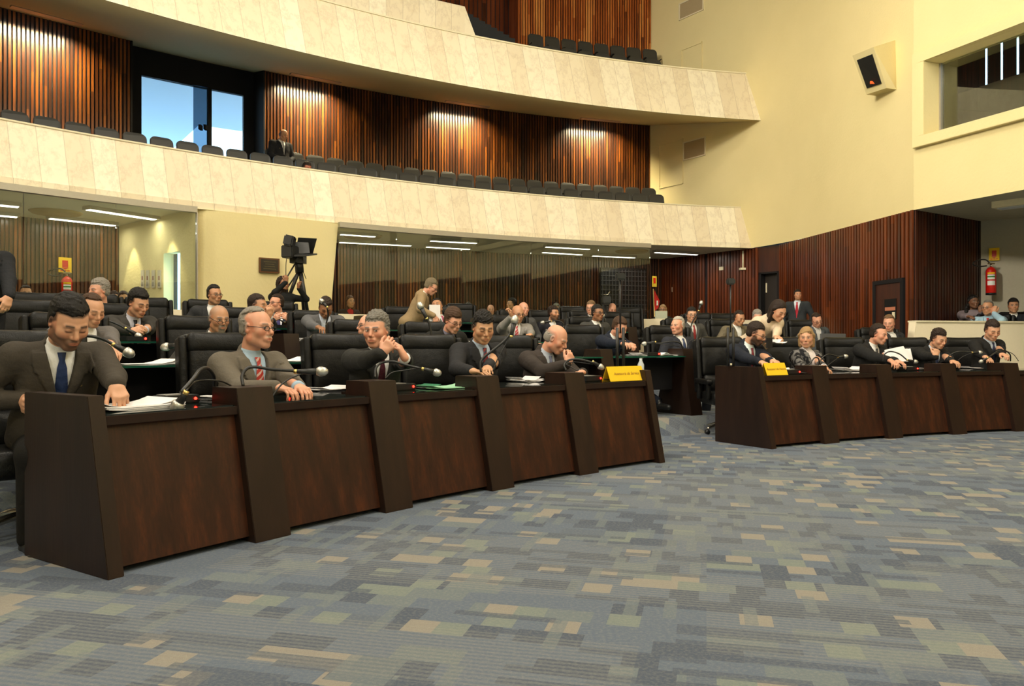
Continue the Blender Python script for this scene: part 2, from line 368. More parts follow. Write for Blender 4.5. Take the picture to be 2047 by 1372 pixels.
# --- right wall, wood below
DK0, DK1 = 13.18, 13.9
slat_wall('wall_right_wood', [P2, line1(DK1+.06)], .0, 3.24, -1, M['slatr'], .09, .06, .03)
slat_wall('wall_right_wood_front', [line1(DK0-.06), P1], .0, 3.24, -1, M['slatr'], .09, .06, .03)
a, b = line1(DK1+.06), line1(DK0-.06)
slat_wall('wall_right_over_door', [a, b], 2.14, 3.24, -1, M['slatr'], .09, .06, .03)
dv = (Vector(b)-Vector(a)).normalized(); dn = Vector((-dv.y, dv.x))
def dbox(mb, s0, s1, z0, z1, d0, d1, m=0):
    q = [Vector(a)+dv*s0+dn*d1, Vector(a)+dv*s1+dn*d1, Vector(a)+dv*s1+dn*d0, Vector(a)+dv*s0+dn*d0]
    mb.hexa([(p.x, p.y, z0) for p in q]+[(p.x, p.y, z1) for p in q], m)
Ld = (Vector(b)-Vector(a)).length
mb = MB(); dbox(mb, 0, .07, .1, 2.14, -.05, .05); dbox(mb, Ld-.07, Ld, .1, 2.14, -.05, .05); dbox(mb, .07, Ld-.07, 2.07, 2.14, -.05, .05)
dr = struct(mb.build('door_1', M['dark'])); mb = MB(); dbox(mb, .07, Ld-.07, .1, 2.07, -.03, .0); struct(mb.build('door_panel', M['doorw'], dr))
mb = MB(); dbox(mb, Ld*.40, Ld*.78, 1.45, 1.80, -.042, -.03); dbox(mb, Ld*.42, Ld*.76, 1.60, 1.66, -.044, -.042, 1); dbox(mb, Ld*.66, Ld*.75, 1.46, 1.57, -.046, -.042, 2)
struct(mb.build('door_sign', [M['blackm'], plain('sign_red', srgb(190, 120, 90), .6), M['cream']], dr))
# side wall between the corner and the rear, with the recessed dark door
d0, d1 = 0.0, .165
slat_wall('wall_side_wood', [line2(1.3), line2(.62)], .3, 3.24, -1, M['slatr'], .09, .06, .03)
slat_wall('wall_side_wood_front', [line2(.60), line2(d1)], .3, 3.24, -1, M['slatr'], .09, .06, .03)
mb = MB()
def l2box(mb, s0, s1, z0, z1, d0_, d1_, m=0):
    u = Vector((-2, 2.8)).normalized(); n = Vector((-u.y, u.x))               # n points into the hall (to -x)
    q = [Vector(line2(s0))+n*d0_, Vector(line2(s1))+n*d0_, Vector(line2(s1))+n*d1_, Vector(line2(s0))+n*d1_]
    mb.hexa([(p.x, p.y, z0) for p in q]+[(p.x, p.y, z1) for p in q], m)
l2box(mb, d0, d1, 2.66, 3.24, -.02, .0)
struct(mb.build('wall_side_over_door', M['doorw']))
mb = MB(); l2box(mb, d0, d0+.02, .3, 2.66, -.2, .0); l2box(mb, d1-.02, d1, .3, 2.66, -.2, .0); l2box(mb, d0, d1, 2.62, 2.66, -.2, 0)
dr = struct(mb.build('door_2', M['dark'])); mb = MB(); l2box(mb, d0+.02, d1-.02, .3, 2.62, -.2, -.16); struct(mb.build('door_panel', plain('black_door', (.02, .014, .011), .5), dr))
mb = MB(); l2box(mb, d1-.035, d1-.027, 2.2, 2.42, -.16, -.145); struct(mb.build('door_plate', M['cream'], dr))
# dark gap and return piece in the side wall
mb = MB(); l2box(mb, .60, .62, .3, 3.24, -.05, .0); struct(mb.build('wall_side_gap', M['dark']))
# alcove: wooden return, cream back wall, its ceiling
Q1 = (8.45, 14.1); Q2 = (12.5, 10.75)
slat_wall('wall_alcove_wood', [P1, Q1], .0, 3.24, -1, m_wood('dark_rosewood_slats', srgb(30, 12, 7), srgb(58, 26, 13), srgb(84, 38, 18), .09, .4, (3, 3, .35)), .09, .06, .02)
wall('wall_alcove_back', [Q1, Q2], .0, 3.24, plain('grey_cream_paint', srgb(168, 162, 144), .85))
q = [P1, w3(6), (13.5, 9.5), Q2, Q1]
mb = MB(); mb.add([(x, y, 3.24) for x, y in q], [tuple(range(5))]); struct(mb.build('ceiling_alcove', plain('alcove_ceiling_paint', srgb(190, 184, 160), .9)))
wall('wall_alcove_side', [w3(6), (13.5, 9.5), Q2], .0, 3.24, M['plaster'])
wall('wall_right_lower', [w3(6), wend], 0, 3.24, M['slatr'])
# --- the rest of the hall behind and beside the camera
wall('wall_front', [wend, (13.5, -9), (-15, -9)], 0, ZC, M['plaster'])
wall('wall_left', [(-15, -9), tuple(pol(27.0, 157)[:2])], 0, ZC, M['plaster'])
mb = MB(); mb.add([(-18, -9, ZC), (18, -9, ZC), (18, 25, ZC), (-18, 25, ZC)], [(3, 2, 1, 0)]); struct(mb.build('ceiling', plain('dark_ceiling', srgb(168, 158, 126), .9)))
# --- under the lower gallery
TH0, TH1 = 99.6, 156.0
thL = angpx(240, 25.35)
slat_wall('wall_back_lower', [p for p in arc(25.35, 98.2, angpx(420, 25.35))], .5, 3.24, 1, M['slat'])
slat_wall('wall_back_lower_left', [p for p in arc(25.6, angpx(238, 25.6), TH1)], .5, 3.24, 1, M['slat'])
mb = MB(); mb.add([tuple(pol(22.65, TH0+(TH1-TH0)*i/40, 3.235)) for i in range(41)]+[tuple(pol(25.8, TH0-2+(TH1-TH0+2)*i/40, 3.235)) for i in range(41)], [(i, i+1, 42+i, 41+i) for i in range(40)])
struct(mb.build('ceiling_press_gallery', M['ceilp']))
# pier between the two glazed openings (leaning edges)
def pier(pxs, R, z): x, y = onR(pxs, R); return (x, y, z)
zt = 3.24
mb = MB(); Rf, Rb = 22.66, 25.7
tA, tB = angpx(413, Rf), angpx(676, Rf); bA, bB = angpx(398, Rf), angpx(650, Rf)
mb.hexa([pol(Rf, bA, .4), pol(Rf, bB, .4), pol(Rb, bB, .4), pol(Rb, angpx(393, 22.7), .4), pol(Rf, tA, zt), pol(Rf, tB, zt), pol(Rb, tB, zt), pol(Rb, angpx(395, 22.7), zt)])
mb.add([pol(Rf, bA, .4), pol(22.75, angpx(392, 22.75), .4), pol(22.75, angpx(392, 22.75), zt), pol(Rf, tA, zt)], [(0, 1, 2, 3)])
struct(mb.build('wall_pier', M['plaster']))
# white parapet with the glass screen above it
for nm, ta, tb in (('wall_parapet_rear', 98.6, angpx(655, 22.3)), ('wall_parapet_rear_left', angpx(400, 22.3), TH1)):
    mb = MB(); mb.polar([(22.25, .4), (22.25, 1.56), (22.42, 1.56), (22.42, .4)], ta, tb, 1.2); struct(mb.build(nm, M['parapet'], bevel=0))
seams = [1300, 1197, 1062, 923, 793, 676]
for i in range(len(seams)-1):
    mb = MB(); mb.polar([(22.50, 1.5), (22.50, 3.235), (22.512, 3.235), (22.512, 1.5)], angpx(seams[i], 22.5)+.02, angpx(seams[i+1], 22.5)-.02, 9); struct(mb.build('window_%d' % (i+2), M['glass']))
seams = [393, 232, 47, -140]
for i in range(len(seams)-1):
    mb = MB(); mb.polar([(22.50, 1.5), (22.50, 3.235), (22.512, 3.235), (22.512, 1.5)], angpx(seams[i], 22.5)+.02, angpx(seams[i+1], 22.5)-.02, 9); struct(mb.build('window_%d' % (i+7), M['glass']))
mb = MB(); mb.polar([(22.46, 3.14), (22.46, 3.235), (22.56, 3.235), (22.56, 3.14)], angpx(1300, 22.5), angpx(678, 22.5), 1); struct(mb.build('trim_1', M['alu']))
mb = MB(); mb.polar([(22.46, 3.14), (22.46, 3.235), (22.56, 3.235), (22.56, 3.14)], angpx(393, 22.5), TH1, 1)
a_ = angpx(393, 22.5); mb.polar([(22.46, 1.5), (22.46, 3.14), (22.53, 3.14), (22.53, 1.5)], a_-.02, a_+.02, 1); struct(mb.build('trim_2', M['alu']))
# cream side wall inside the left opening, with a lit doorway in it
A = Vector((*onR(238, 25.55),)); B = Vector((*onR(394, 22.62),)); dAB = (B-A).normalized(); LAB = (B-A).length; nAB = Vector((dAB.y, -dAB.x))
def sAB(px):
    t = tdir(px); return (t*A.y-A.x)/(dAB.x-t*dAB.y)
s0, s1 = sAB(327), sAB(360); sc0 = 1 if (Vector((A.y-B.y, B.x-A.x))).dot(Vector((1, 0))) else 1; zdoor = 1.04+179*(A+dAB*s0).y/F
mb = MB()
def ab(s, z, d=0.0): p = A+dAB*s-nAB*d; return (p.x, p.y, z)
for (u0, u1, za, zb) in ((0, s0, .4, zt), (s1, LAB, .4, zt), (s0, s1, zdoor, zt)):
    mb.add([ab(u0, za), ab(u1, za), ab(u1, zb), ab(u0, zb)], [(0, 1, 2, 3)])
sg = 1 if nAB.dot(-(A+dAB*1.0)) > 0 else -1
qd_ = -nAB*sg; p0_ = A+dAB*s0; t_ = tdir(347); rd = abs((t_*p0_.y-p0_.x)/(qd_.x-t_*qd_.y))
def sback(px): p_ = A+qd_*rd; t = tdir(px); return (t*p_.y-p_.x)/(dAB.x-t*dAB.y)
for (u, ) in ((s0,), (s1,)): mb.add([ab(u, .4), ab(u, .4, rd*sg), ab(u, zdoor, rd*sg), ab(u, zdoor)], [(0, 1, 2, 3)])
mb.add([ab(s0, zdoor), ab(s1, zdoor), ab(s1, zdoor, rd*sg), ab(s0, zdoor, rd*sg)], [(0, 1, 2, 3)])
struct(mb.build('wall_side_left', M['plaster']))
h1, h2 = sback(355), sback(366)
mb = MB(); mb.add([ab(s0, .4, rd*sg), ab(h1, .4, rd*sg), ab(h1, zdoor, rd*sg), ab(s0, zdoor, rd*sg)], [(0, 1, 2, 3)]); d3 = struct(mb.build('door_3', plain('blue_black_glass', (.02, .05, .09), .2)))
mb = MB(); mb.add([ab(h1, .4, rd*sg), ab(h2, .4, rd*sg), ab(h2, zdoor, rd*sg), ab(h1, zdoor, rd*sg)], [(0, 1, 2, 3)]); struct(mb.build('window_light', m_emit('daylit_frosted_pane', (.35, .68, 1.0), 3.0), d3))
q = ab((h1+h2)/2, 1.9, rd*.9*sg); l_ = area('doorway_daylight', q, 5, .3, (.5, .78, 1.0), sizey=2.0); tt = Vector(ab(s0, 1.9, rd*.5*sg)); l_.rotation_euler = (tt-Vector(q)).to_track_quat('-Z', 'Y').to_euler()
# --- lower gallery: fascia, slab, raked floor
def thW(R):                                                                  # where radius R meets the side wall
    for s in np.arange(-.0, 2.2, .002):
        if rad(line2(s)) >= R: return ang(line2(s))
    return 99
t0 = thW(22.7)-.1
mb = MB(); mb.polar([(22.70, 3.23), (22.70, 3.36), (22.72, 3.36), (23.0, 4.22)], t0, TH1, 1.0, closed=False)
fa = struct(mb.build('wall_gallery_lower', M['marble']))
mb = MB(); mb.polar([(22.985, 4.22), (22.985, 4.245), (23.14, 4.245), (23.14, 4.22)], thW(23.0)-.02, TH1, 1.0); struct(mb.build('trim_3', M['cream']))
mb = MB(); mb.polar([(22.71, 3.24), (23.0, 4.2), (23.12, 4.22), (23.12, 3.74), (24.35, 3.74), (24.35, 4.10), (26.6, 4.10), (26.6, 3.25)], 98.0, TH1, 1.0); struct(mb.build('floor_gallery_lower', M['blackm']))
# side wall is closed by the plaster; back wall of slats with the glazed door between
tdR, tdL = angpx(527, 25.75), angpx(262, 25.75)
def ztop(px, py, R): x, y = onR(px, R); return H+(CY-py)*y/F
slat_wall('wall_back_gallery', arc(25.75, 97.6, tdR, .8), 3.9, 7.06, 1, M['slat'])
slat_wall('wall_back_gallery_left', arc(25.75, tdL, TH1, .8), 3.9, 7.06, 1, M['slat'])
# --- upper gallery
mb = MB(); mb.polar([(22.40, 6.12), (22.85, 7.32)], thW(22.4)-.12, TH1, 1.0, closed=False); struct(mb.build('wall_gallery_upper', M['marble']))
mb = MB(); mb.polar([(22.83, 7.32), (22.83, 7.35), (23.0, 7.35), (23.0, 7.32)], thW(22.85)-.02, TH1, 1.0); struct(mb.build('trim_4', M['cream']))
mb = MB(); mb.polar([(22.41, 6.12), (26.9, 7.08)], 97.4, TH1, 1.0, closed=False); struct(mb.build('ceiling_gallery_lower', M['soffit']))
mb = MB(); mb.polar([(22.42, 6.16), (22.86, 7.3), (22.98, 7.3), (22.98, 7.03), (24.35, 7.03), (24.35, 7.68), (26.8, 7.68), (26.8, 7.10)], 98.0, TH1, 1.0); struct(mb.build('floor_gallery_upper', M['blackm']))
tst = angpx(1035, 25.7)
slat_wall('wall_back_upper', arc(25.7, 97.6, tst, .8), 7.3, ZC, 1, m_wood('lit_rosewood_slats', srgb(110, 52, 20), srgb(180, 96, 42), srgb(232, 158, 84), .078, .25, (3, 3, .35)))  # slat colours lightened to carry the brighter light on this wall
smooth_w = m_wood('smooth_rosewood_boards', srgb(52, 24, 14), srgb(94, 44, 24), srgb(128, 66, 36), .12, .22, (3, 3, .3))
slat_wall('wall_back_upper_left', arc(26.3, tst, TH1, .8), 7.3, ZC, 1, smooth_w, .12, .10, .006)
a, b = pol(25.7, tst), pol(26.3, tst); mb = MB(); mb.add([(a.x, a.y, 7.3), (b.x, b.y, 7.3), (b.x, b.y, ZC), (a.x, a.y, ZC)], [(0, 1, 2, 3)]); struct(mb.build('wall_back_upper_return', smooth_w))
# stair between them: real steps rising to the left
mb = MB(); 
for i in range(9):
    px = 1030-i*12; th0_, th1_ = angpx(px, 24.6), angpx(px-12, 24.6); x, y = onR(px, 24.6); zz = H+(686-(77-i*6.8))*y/F
    mb.polar([(24.6, 7.3), (24.6, zz), (26.3, zz+.0), (26.3, 7.3)], th0_, th1_+ (0 if i < 8 else 6), 2)
struct(mb.build('stairs', plain('dark_stair_carpet', (.02, .022, .026), .9)))
# marble side parapet guarding the stair on the upper gallery
za = ztop(950, 70, 23.3); zb = ztop(929, 13, 23.3)
tA_, tB_ = angpx(950, 23.3), angpx(929, 23.3)
mb = MB()
N = 24; vs = []; fs = []; uv = []
mb.add([pol(23.3, tA_, 7.0), pol(23.3, tB_, 7.0), pol(23.3, tB_, zb), pol(23.3, tA_, za)], [(0, 1, 2, 3)], [[(0, 7), (.3, 7), (.3, zb), (0, za)]])
mb.add([pol(23.3, tB_, zb), pol(23.3, tA_, za), pol(23.5, tA_, za), pol(23.5, tB_, zb)], [(0, 1, 2, 3)], [[(0, 0)]*4])
mb.polar([(23.3, 7.0), (23.3, zb), (23.5, zb), (23.5, 7.0)], tB_, TH1, 1.0)
struct(mb.build('wall_stair_parapet', M['marble']))
# --- glazed gallery door with daylight outside
Rd = 26.35; zlin = ztop(283, 150, Rd)
e0, e1 = angpx(283, Rd), angpx(487, Rd)
mb = MB(); mb.polar([(Rd, zlin), (Rd, 7.2), (Rd+.1, 7.2), (Rd+.1, zlin)], tdR, tdL, 2)
mb.polar([(Rd, 3.9), (Rd, zlin), (Rd+.08, zlin), (Rd+.08, 3.9)], e1, tdR, 2); mb.polar([(Rd, 3.9), (Rd, zlin), (Rd+.08, zlin), (Rd+.08, 3.9)], e0, tdL, 2)
for th in (tdR, tdL): mb.polar([(25.7, 3.9), (25.7, 7.1), (Rd+.1, 7.1), (Rd+.1, 3.9)], th-.03, th+.03, 2)
dg = struct(mb.build('door_4', M['dark']))
tint = m_glass('tinted_glass', (.30, .38, .42), .1)
g0, g1 = angpx(385, Rd), angpx(417, Rd)
mb = MB(); mb.polar([(Rd, 3.98), (Rd, zlin), (Rd+.012, zlin), (Rd+.012, 3.98)], g0, e0, 3); struct(mb.build('glass_leaf', M['glass'], dg))
mb = MB(); mb.polar([(Rd-.05, 3.98), (Rd-.05, zlin), (Rd-.04, zlin), (Rd-.04, 3.98)], g1, g0, 3); struct(mb.build('glass_leaf', tint, dg))
mb = MB(); mb.polar([(Rd, 3.98), (Rd, zlin), (Rd+.012, zlin), (Rd+.012, 3.98)], e1, g1, 3); struct(mb.build('glass_leaf', M['glass'], dg))
mb = MB(); mb.polar([(Rd-.08, 3.98), (Rd-.08, zlin), (Rd+.02, zlin), (Rd+.02, 3.98)], g1-.09, g1+.07, 1)
for px in (398, 408): c = pol(Rd-.1, angpx(px, Rd)); mb.box((c.x, c.y, ztop(px, 257, Rd)), (.05, .12, .1))
struct(mb.build('door_handle', M['blackm'], dg))
# outside: terrace, canopy with a curved edge, a pillar, a rail
outp = plain('outdoor_white_render', (.75, .78, .8), .8)
mb = MB(); mb.polar([(26.8, 3.8), (26.8, 3.95), (60, 3.95), (60, 3.8)], 112, 165, 4); struct(mb.build('terrace', outp))
mb = MB(); mb.polar([(26.6, 7.4), (26.6, 7.7), (37, 7.7), (37, 7.4)], angpx(455, 30), 165, 3)
mb.polar([(26.6, 7.4), (26.6, 7.7), (33, 7.7), (33, 7.4)], angpx(540, 30), angpx(455, 30), 3); struct(mb.build('canopy', outp))
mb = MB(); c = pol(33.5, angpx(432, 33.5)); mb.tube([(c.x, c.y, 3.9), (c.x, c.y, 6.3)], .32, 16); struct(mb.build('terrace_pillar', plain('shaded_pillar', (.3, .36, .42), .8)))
# ================================================================ FURNITURE AND FITTINGS
def ordn(i): return ['first', 'second', 'third', 'fourth', 'fifth', 'sixth', 'seventh', 'eighth', 'ninth', 'tenth', 'eleventh', 'twelfth', 'thirteenth', 'fourteenth', 'fifteenth', 'sixteenth', 'seventeenth', 'eighteenth', 'nineteenth', 'twentieth'][i] if i < 20 else 'twenty-'+ordn(i-20) if i < 29 else ['thirtieth', 'thirty-first', 'thirty-second', 'thirty-third', 'thirty-fourth', 'thirty-fifth', 'thirty-sixth', 'thirty-seventh', 'thirty-eighth', 'thirty-ninth', 'fortieth', 'forty-first', 'forty-second'][i-29]
# ---------------- front row benches
def postprof(R, z, top=.80, rear=.46, back=None):
    return [(R, z), (R+.17, z+top), (R+.17+rear, z+top), (R+(back or .17+rear), z)]
def bench(name, posts, R, z, label, endfirst=True, endlast=True):
    root = empty(name, pol(R+.3, sum((posts[0], posts[-1]))/2, z), 0, label, 'desk'); inv = root.location
    def mk(mb, nm, mat, **k):
        o = mb.build(nm, mat, root, **k); o.location = -inv; return o
    n = len(posts)
    for i, th in enumerate(posts):
        last = i == n-1; first = i == 0
        wd = .075 if ((first and endfirst) or (last and endlast)) else .225
        hw = math.degrees(wd/R/2); 
        c = th-(hw-math.degrees(.225/R/2)) if False else th
        pr = postprof(R, z, .80, .57, .74) if wd < .1 else postprof(R, z, .80, .22, .44)
        mb = MB(); mb.polar(pr, c-hw, c+hw, 9); mk(mb, 'end_panel' if wd < .1 else 'post', M['post'], bevel=.003)
    for i in range(n-1):
        a = posts[i]-math.degrees((.04 if i == 0 else .11)/R)*0.98; b = posts[i+1]+math.degrees((.04 if i == n-2 else .11)/R)*.98
        mb = MB(); mb.polar([(R+.055, z+.03), (R+.19, z+.665), (R+.22, z+.665), (R+.085, z+.03)], b, a, 1.5); mk(mb, 'front_panel', M['desk'])
        mb = MB(); mb.polar([(R+.14, z), (R+.14, z+.05), (R+.17, z+.05), (R+.17, z)], b, a, 1.5); mk(mb, 'kickboard', M['dark'])
        mb = MB(); mb.polar([(R+.155, z+.662), (R+.155, z+.704), (R+.74, z+.704), (R+.74, z+.662)], b, a, 1.5); mk(mb, 'worktop', M['post'], bevel=.002)
        mb = MB(); mb.polar([(R+.175, z+.704), (R+.175, z+.711), (R+.72, z+.711), (R+.72, z+.704)], b+.05, a-.05, 1.5); mk(mb, 'glass_top', M['gtop'])
    return root
PL = [146.72, 143.25, 139.52, 135.63, 131.8, 128.1]; PR = [121.75, 118.2, 114.2, 110.15, 106.2, 102.6]
bench('curved_desk', PL, ROWR[0], 0, 'long curved dark wood desk bench with five bays in the left foreground')
bench('curved_desk', PR, ROWR[0], 0, 'curved dark wood desk bench at the right end of the front row')
# ---------------- rear rows: posts with glass tops between them
def rearbench(posts, k, label):
    R, z = ROWR[k]+.0, ROWZ[k]; root = empty('glass_topped_desk', pol(R+.3, (posts[0]+posts[-1])/2, z), 0, label, 'desk', 'glass topped desks of the rear rows'); inv = root.location
    for th in posts:
        hw = math.degrees(.18/R/2); mb = MB(); mb.polar([(R, z), (R+.15, z+.80), (R+.42, z+.80), (R+.66, z)], th-hw, th+hw, 9)
        o = mb.build('post', M['post'], root, bevel=.003); o.location = -inv
    for i in range(len(posts)-1):
        a, b = posts[i+1]+.33, posts[i]-.33
        mb = MB(); mb.polar([(R+.10, z+.700), (R+.10, z+.714), (R+.66, z+.714), (R+.66, z+.700)], a, b, 2); o = mb.build('glass_top', [M['gedge']], root); o.location = -inv
        mb = MB(); mb.polar([(R+.34, z+.30), (R+.34, z+.69), (R+.37, z+.69), (R+.37, z+.30)], a, b, 2); o = mb.build('shade_sheet', M['dark'], root); o.location = -inv  # dark sheet added for the shade under the open desk
    return root
ROWP = {1: [[148.2, 144.2, 140.2, 136.2, 132.0, 128.0, 124.15, 119.5], [113.6, 109.6, 105.6]],
        2: [[148.6, 145.0, 141.4, 137.8], [134.6, 131.0, 127.4, 123.8, 120.0], [115.4, 111.8, 108.4]],
        3: [[147.6, 144.4, 141.2], [138.0, 134.8, 131.6, 128.4, 125.2, 122.0], [117.6, 114.4]],
        4: [[143.0, 140.2], [135.6, 132.8], [129.2, 126.2, 123.2, 120.2], [115.8, 112.8]]}
places = {1: ['in the second row behind the left foreground bench', 'in the second row behind the right front bench'],
          2: ['in the third row at the far left', 'in the third row behind the middle of the left bench', 'in the third row behind the right front bench'],
          3: ['in the fourth row at the far left', 'in the fourth row across the middle', 'in the fourth row right of the aisle'],
          4: ['in the last row at the far left', 'in the last row before the cream pier', 'in the last row in the middle', 'in the last row near the rosewood side wall']}
for k, groups in ROWP.items():
    for g, lab in zip(groups, places[k]): rearbench(g, k, 'glass topped desk '+lab)
# ---------------- swivel armchair
def rbox(c, d, bev, segs=3, M4=None, curve=0.0, puff=0.0):
    bm = bmesh.new(); bmesh.ops.create_cube(bm, size=1)
    bmesh.ops.scale(bm, vec=d, verts=bm.verts)
    bmesh.ops.bevel(bm, geom=list(bm.edges), offset=bev, segments=segs, affect='EDGES', profile=.6)
    bmesh.ops.subdivide_edges(bm, edges=[e for e in bm.edges if e.calc_length() > min(d)*.8], cuts=5, use_grid_fill=True)
    for v in bm.verts:
        x = v.co.x/(d[0]/2); z = v.co.z/(d[2]/2)
        v.co.y += curve*x*x
        if puff: v.co.y += puff*(1-x*x)*(1-z*z)*(1 if v.co.y > 0 else -.3)
    T = Matrix.Translation(c) @ (M4 or Matrix.Identity(4)); bm.transform(T); return bm
def bmobj(bms, name, mat, parent, smooth=True):
    me = bpy.data.meshes.new(name); bm = bmesh.new()
    for b in bms: t_ = bpy.data.meshes.new('t'); b.to_mesh(t_); bm.from_mesh(t_); bpy.data.meshes.remove(t_); b.free()
    bm.to_mesh(me); bm.free(); me.materials.append(mat); me.polygons.foreach_set('use_smooth', [smooth]*len(me.polygons))
    return link(bpy.data.objects.new(name, me), parent)
def make_chair():                                    # local: faces +Y, origin on the floor
    r = empty('office_armchair', (0, 0, -50)); L = M['leather']; tilt = Matrix.Rotation(R_(9), 4, 'X')
    T = Matrix.Translation((0, -.23, .41)) @ tilt
    bmobj([rbox((0, .02, .43), (.50, .13, .40), .05, 4, None, .05, .03)], 'backrest', L, r).data.transform(T)
    bmobj([rbox((0, .015, .62), (.52, .17, .17), .07, 4, None, .05, .01)], 'headrest', L, r).data.transform(T)
    bmobj([rbox((0, .03, .13), (.48, .15, .24), .055, 4, None, .04, .05)], 'lumbar_cushion', L, r).data.transform(T)
    for s in (-1, 1):
        o = bmobj([rbox((s*.285, .04, .36), (.055, .16, .62), .02, 2)], 'side_wing', L, r); o.data.transform(T)
        bmobj([rbox((s*.30, .02, .60), (.075, .46, .06), .025, 3), rbox((s*.30, .19, .50), (.05, .06, .20), .02, 2), rbox((s*.30, -.14, .50), (.05, .06, .22), .02, 2)], 'armrest', L, r)
    bmobj([rbox((0, .02, .41), (.54, .54, .15), .06, 4)], 'seat', L, r)
    mb = MB(); mb.tube([(0, 0, .10), (0, 0, .34)], .028, 12); mb.build('gas_column', M['blackm'], r)
    for k in range(5):
        a = 2*math.pi*k/5+.3; c, s_ = math.cos(a), math.sin(a)
        mb = MB(); mb.tube(spline([(0, 0, .11), (c*.12, s_*.12, .105), (c*.22, s_*.22, .085), (c*.29, s_*.29, .062)], 3), [.026]*3+[.024]*3+[.018]*4, 8); o = mb.build('base_leg', M['steel'], r)
        mb = MB(); mb.tube([(c*.29-s_*.02, s_*.29+c*.02, .027), (c*.29+s_*.02, s_*.29-c*.02, .027)], .026, 12); mb.build('caster', M['black'], o)
    return r
chair0 = make_chair(); chair_used = [False]
def dup(root, loc, rz):
    r = root.copy(); col.objects.link(r); r.location = loc; r.rotation_euler = (0, 0, rz)
    for ch in list(root.children):
        c = ch.copy(); col.objects.link(c); c.parent = r
        for g in ch.children: d = g.copy(); col.objects.link(d); d.parent = c
    return r
def put_chair(loc, rz, label, group='black leather swivel armchairs'):
    if not chair_used[0]: r = chair0; r.location = loc; r.rotation_euler = (0, 0, rz); chair_used[0] = True
    else: r = dup(chair0, loc, rz)
    return tag(r, label, 'chair', group)
def face_rz(p, yaw=0):                               # facing the centre of the rows
    return math.atan2(CC[1]-p[1], CC[0]-p[0])-math.pi/2+R_(yaw)
def seat_chair(px, R, yaw=0, label=None, z=None):
    x, y = onR(px, R); return put_chair((x, y, floorz(R) if z is None else z), chair_rz((x, y)), label)
def chair_rz(p): a = face_rz(p); b = math.atan2(-p[1], -p[0])-math.pi/2; d = (a-b+math.pi) % (2*math.pi)-math.pi; return b+d*.45
EMPT = [(64, 2, 'beyond the hand of the standing man at the left edge'), (80, 3, 'against the slatted wall, left of the red extinguisher'), (372, 1, 'left of the balding man with the goatee'),
    (375, 3, 'in front of the cream pier, left of the smiling man'), (300, 3, 'behind the black haired man with clasped hands'),
    (470, 3, 'against the pier, right of the smiling man'), (808, 3, 'left of the standing man in tan'), (822, 1, 'just left of the brown fringed reader'),
    (925, 4, 'right of the reclining man with the pink tie'), (1150, 4, 'right of the smiling bearded man, last row'), (1262, 4, 'under the dark grille, last row'),
    (1075, 2, 'right of the man holding a phone'), (1400, 3, 'behind the upright rear microphone'), (1240, 3, 'right of the man with the yellow pin'),
    (1452, 3, 'against the side wall under the two white wall plates'), (1585, 3, 'in front of the standing guard with the red tie')]
for px, k, lab in EMPT: seat_chair(px, ROWR[k]+1.16, 0, 'empty black leather armchair '+lab)
# ---------------- gallery seats
def make_gseat():
    r = empty('folding_chair', (0, 0, -60))
    mb = MB(); W2, H2, rr = .195, .24, .10; poly = [(sx*(W2-rr)+rr*math.cos(a), (sy*(H2-rr) if sy > 0 else -H2+.03)+rr*(1 if sy > 0 else .3)*math.sin(a)) for sx, sy, a0 in ((1, 1, 0), (-1, 1, 90), (-1, -1, 180), (1, -1, 270)) for a in [R_(a0+q*18) for q in range(6)]]
    Tm = Matrix.Translation((0, -.16, .70)) @ Matrix.Rotation(R_(10), 4, 'X'); mb.prism(poly, lambda p: Tm @ Vector((p[0], -.02+.5*p[0]*p[0], p[1])), Vector((0, .045, 0))); mb.build('seat_back', M['seat'], r, bevel=.012)
    bmobj([rbox((0, .0, .42), (.38, .38, .05), .02, 2)], 'seat_pan', M['seat'], r)
    for s in (-1, 1): bmobj([rbox((s*.206, -.02, .60), (.018, .26, .03), .01, 1), rbox((s*.206, -.12, .30), (.018, .05, .60), .01, 1)], 'arm', M['black'], r)
    return r
gs0 = make_gseat(); gs_used = [False]
def put_gseat(loc, rz, label, group):
    if not gs_used[0]: r = gs0; r.location = loc; r.rotation_euler = (0, 0, rz); gs_used[0] = True
    else: r = dup(gs0, loc, rz)
    tag(r, label, 'chair', group)
def gallery_row(R, z, pxa, pxb, step, where, group, skip=()):
    ta, tb = angpx(pxb, R), angpx(pxa, R); n = int((tb-ta)/step)
    for i in range(n+1):
        if i in skip: continue
        p = pol(R, ta+step*i, z); put_gseat(p, face_rz(p), '%s dark seat from the cream wall, %s' % (ordn(i), where), group)
dpa, dpb = angpx(485, 24.9), angpx(300, 24.9)
gallery_row(24.95, 4.10, 520, 1302, 1.02, 'back row of the lower gallery', 'lower gallery back row seats')
gallery_row(23.95, 3.74, -40, 1318, 1.06, 'front row of the lower gallery', 'lower gallery front row seats')
gallery_row(24.95, 7.68, 1060, 1304, 1.02, 'back row of the upper gallery', 'upper gallery back row seats')
gallery_row(23.95, 7.03, 1082, 1312, 1.06, 'front row of the upper gallery', 'upper gallery front row seats')
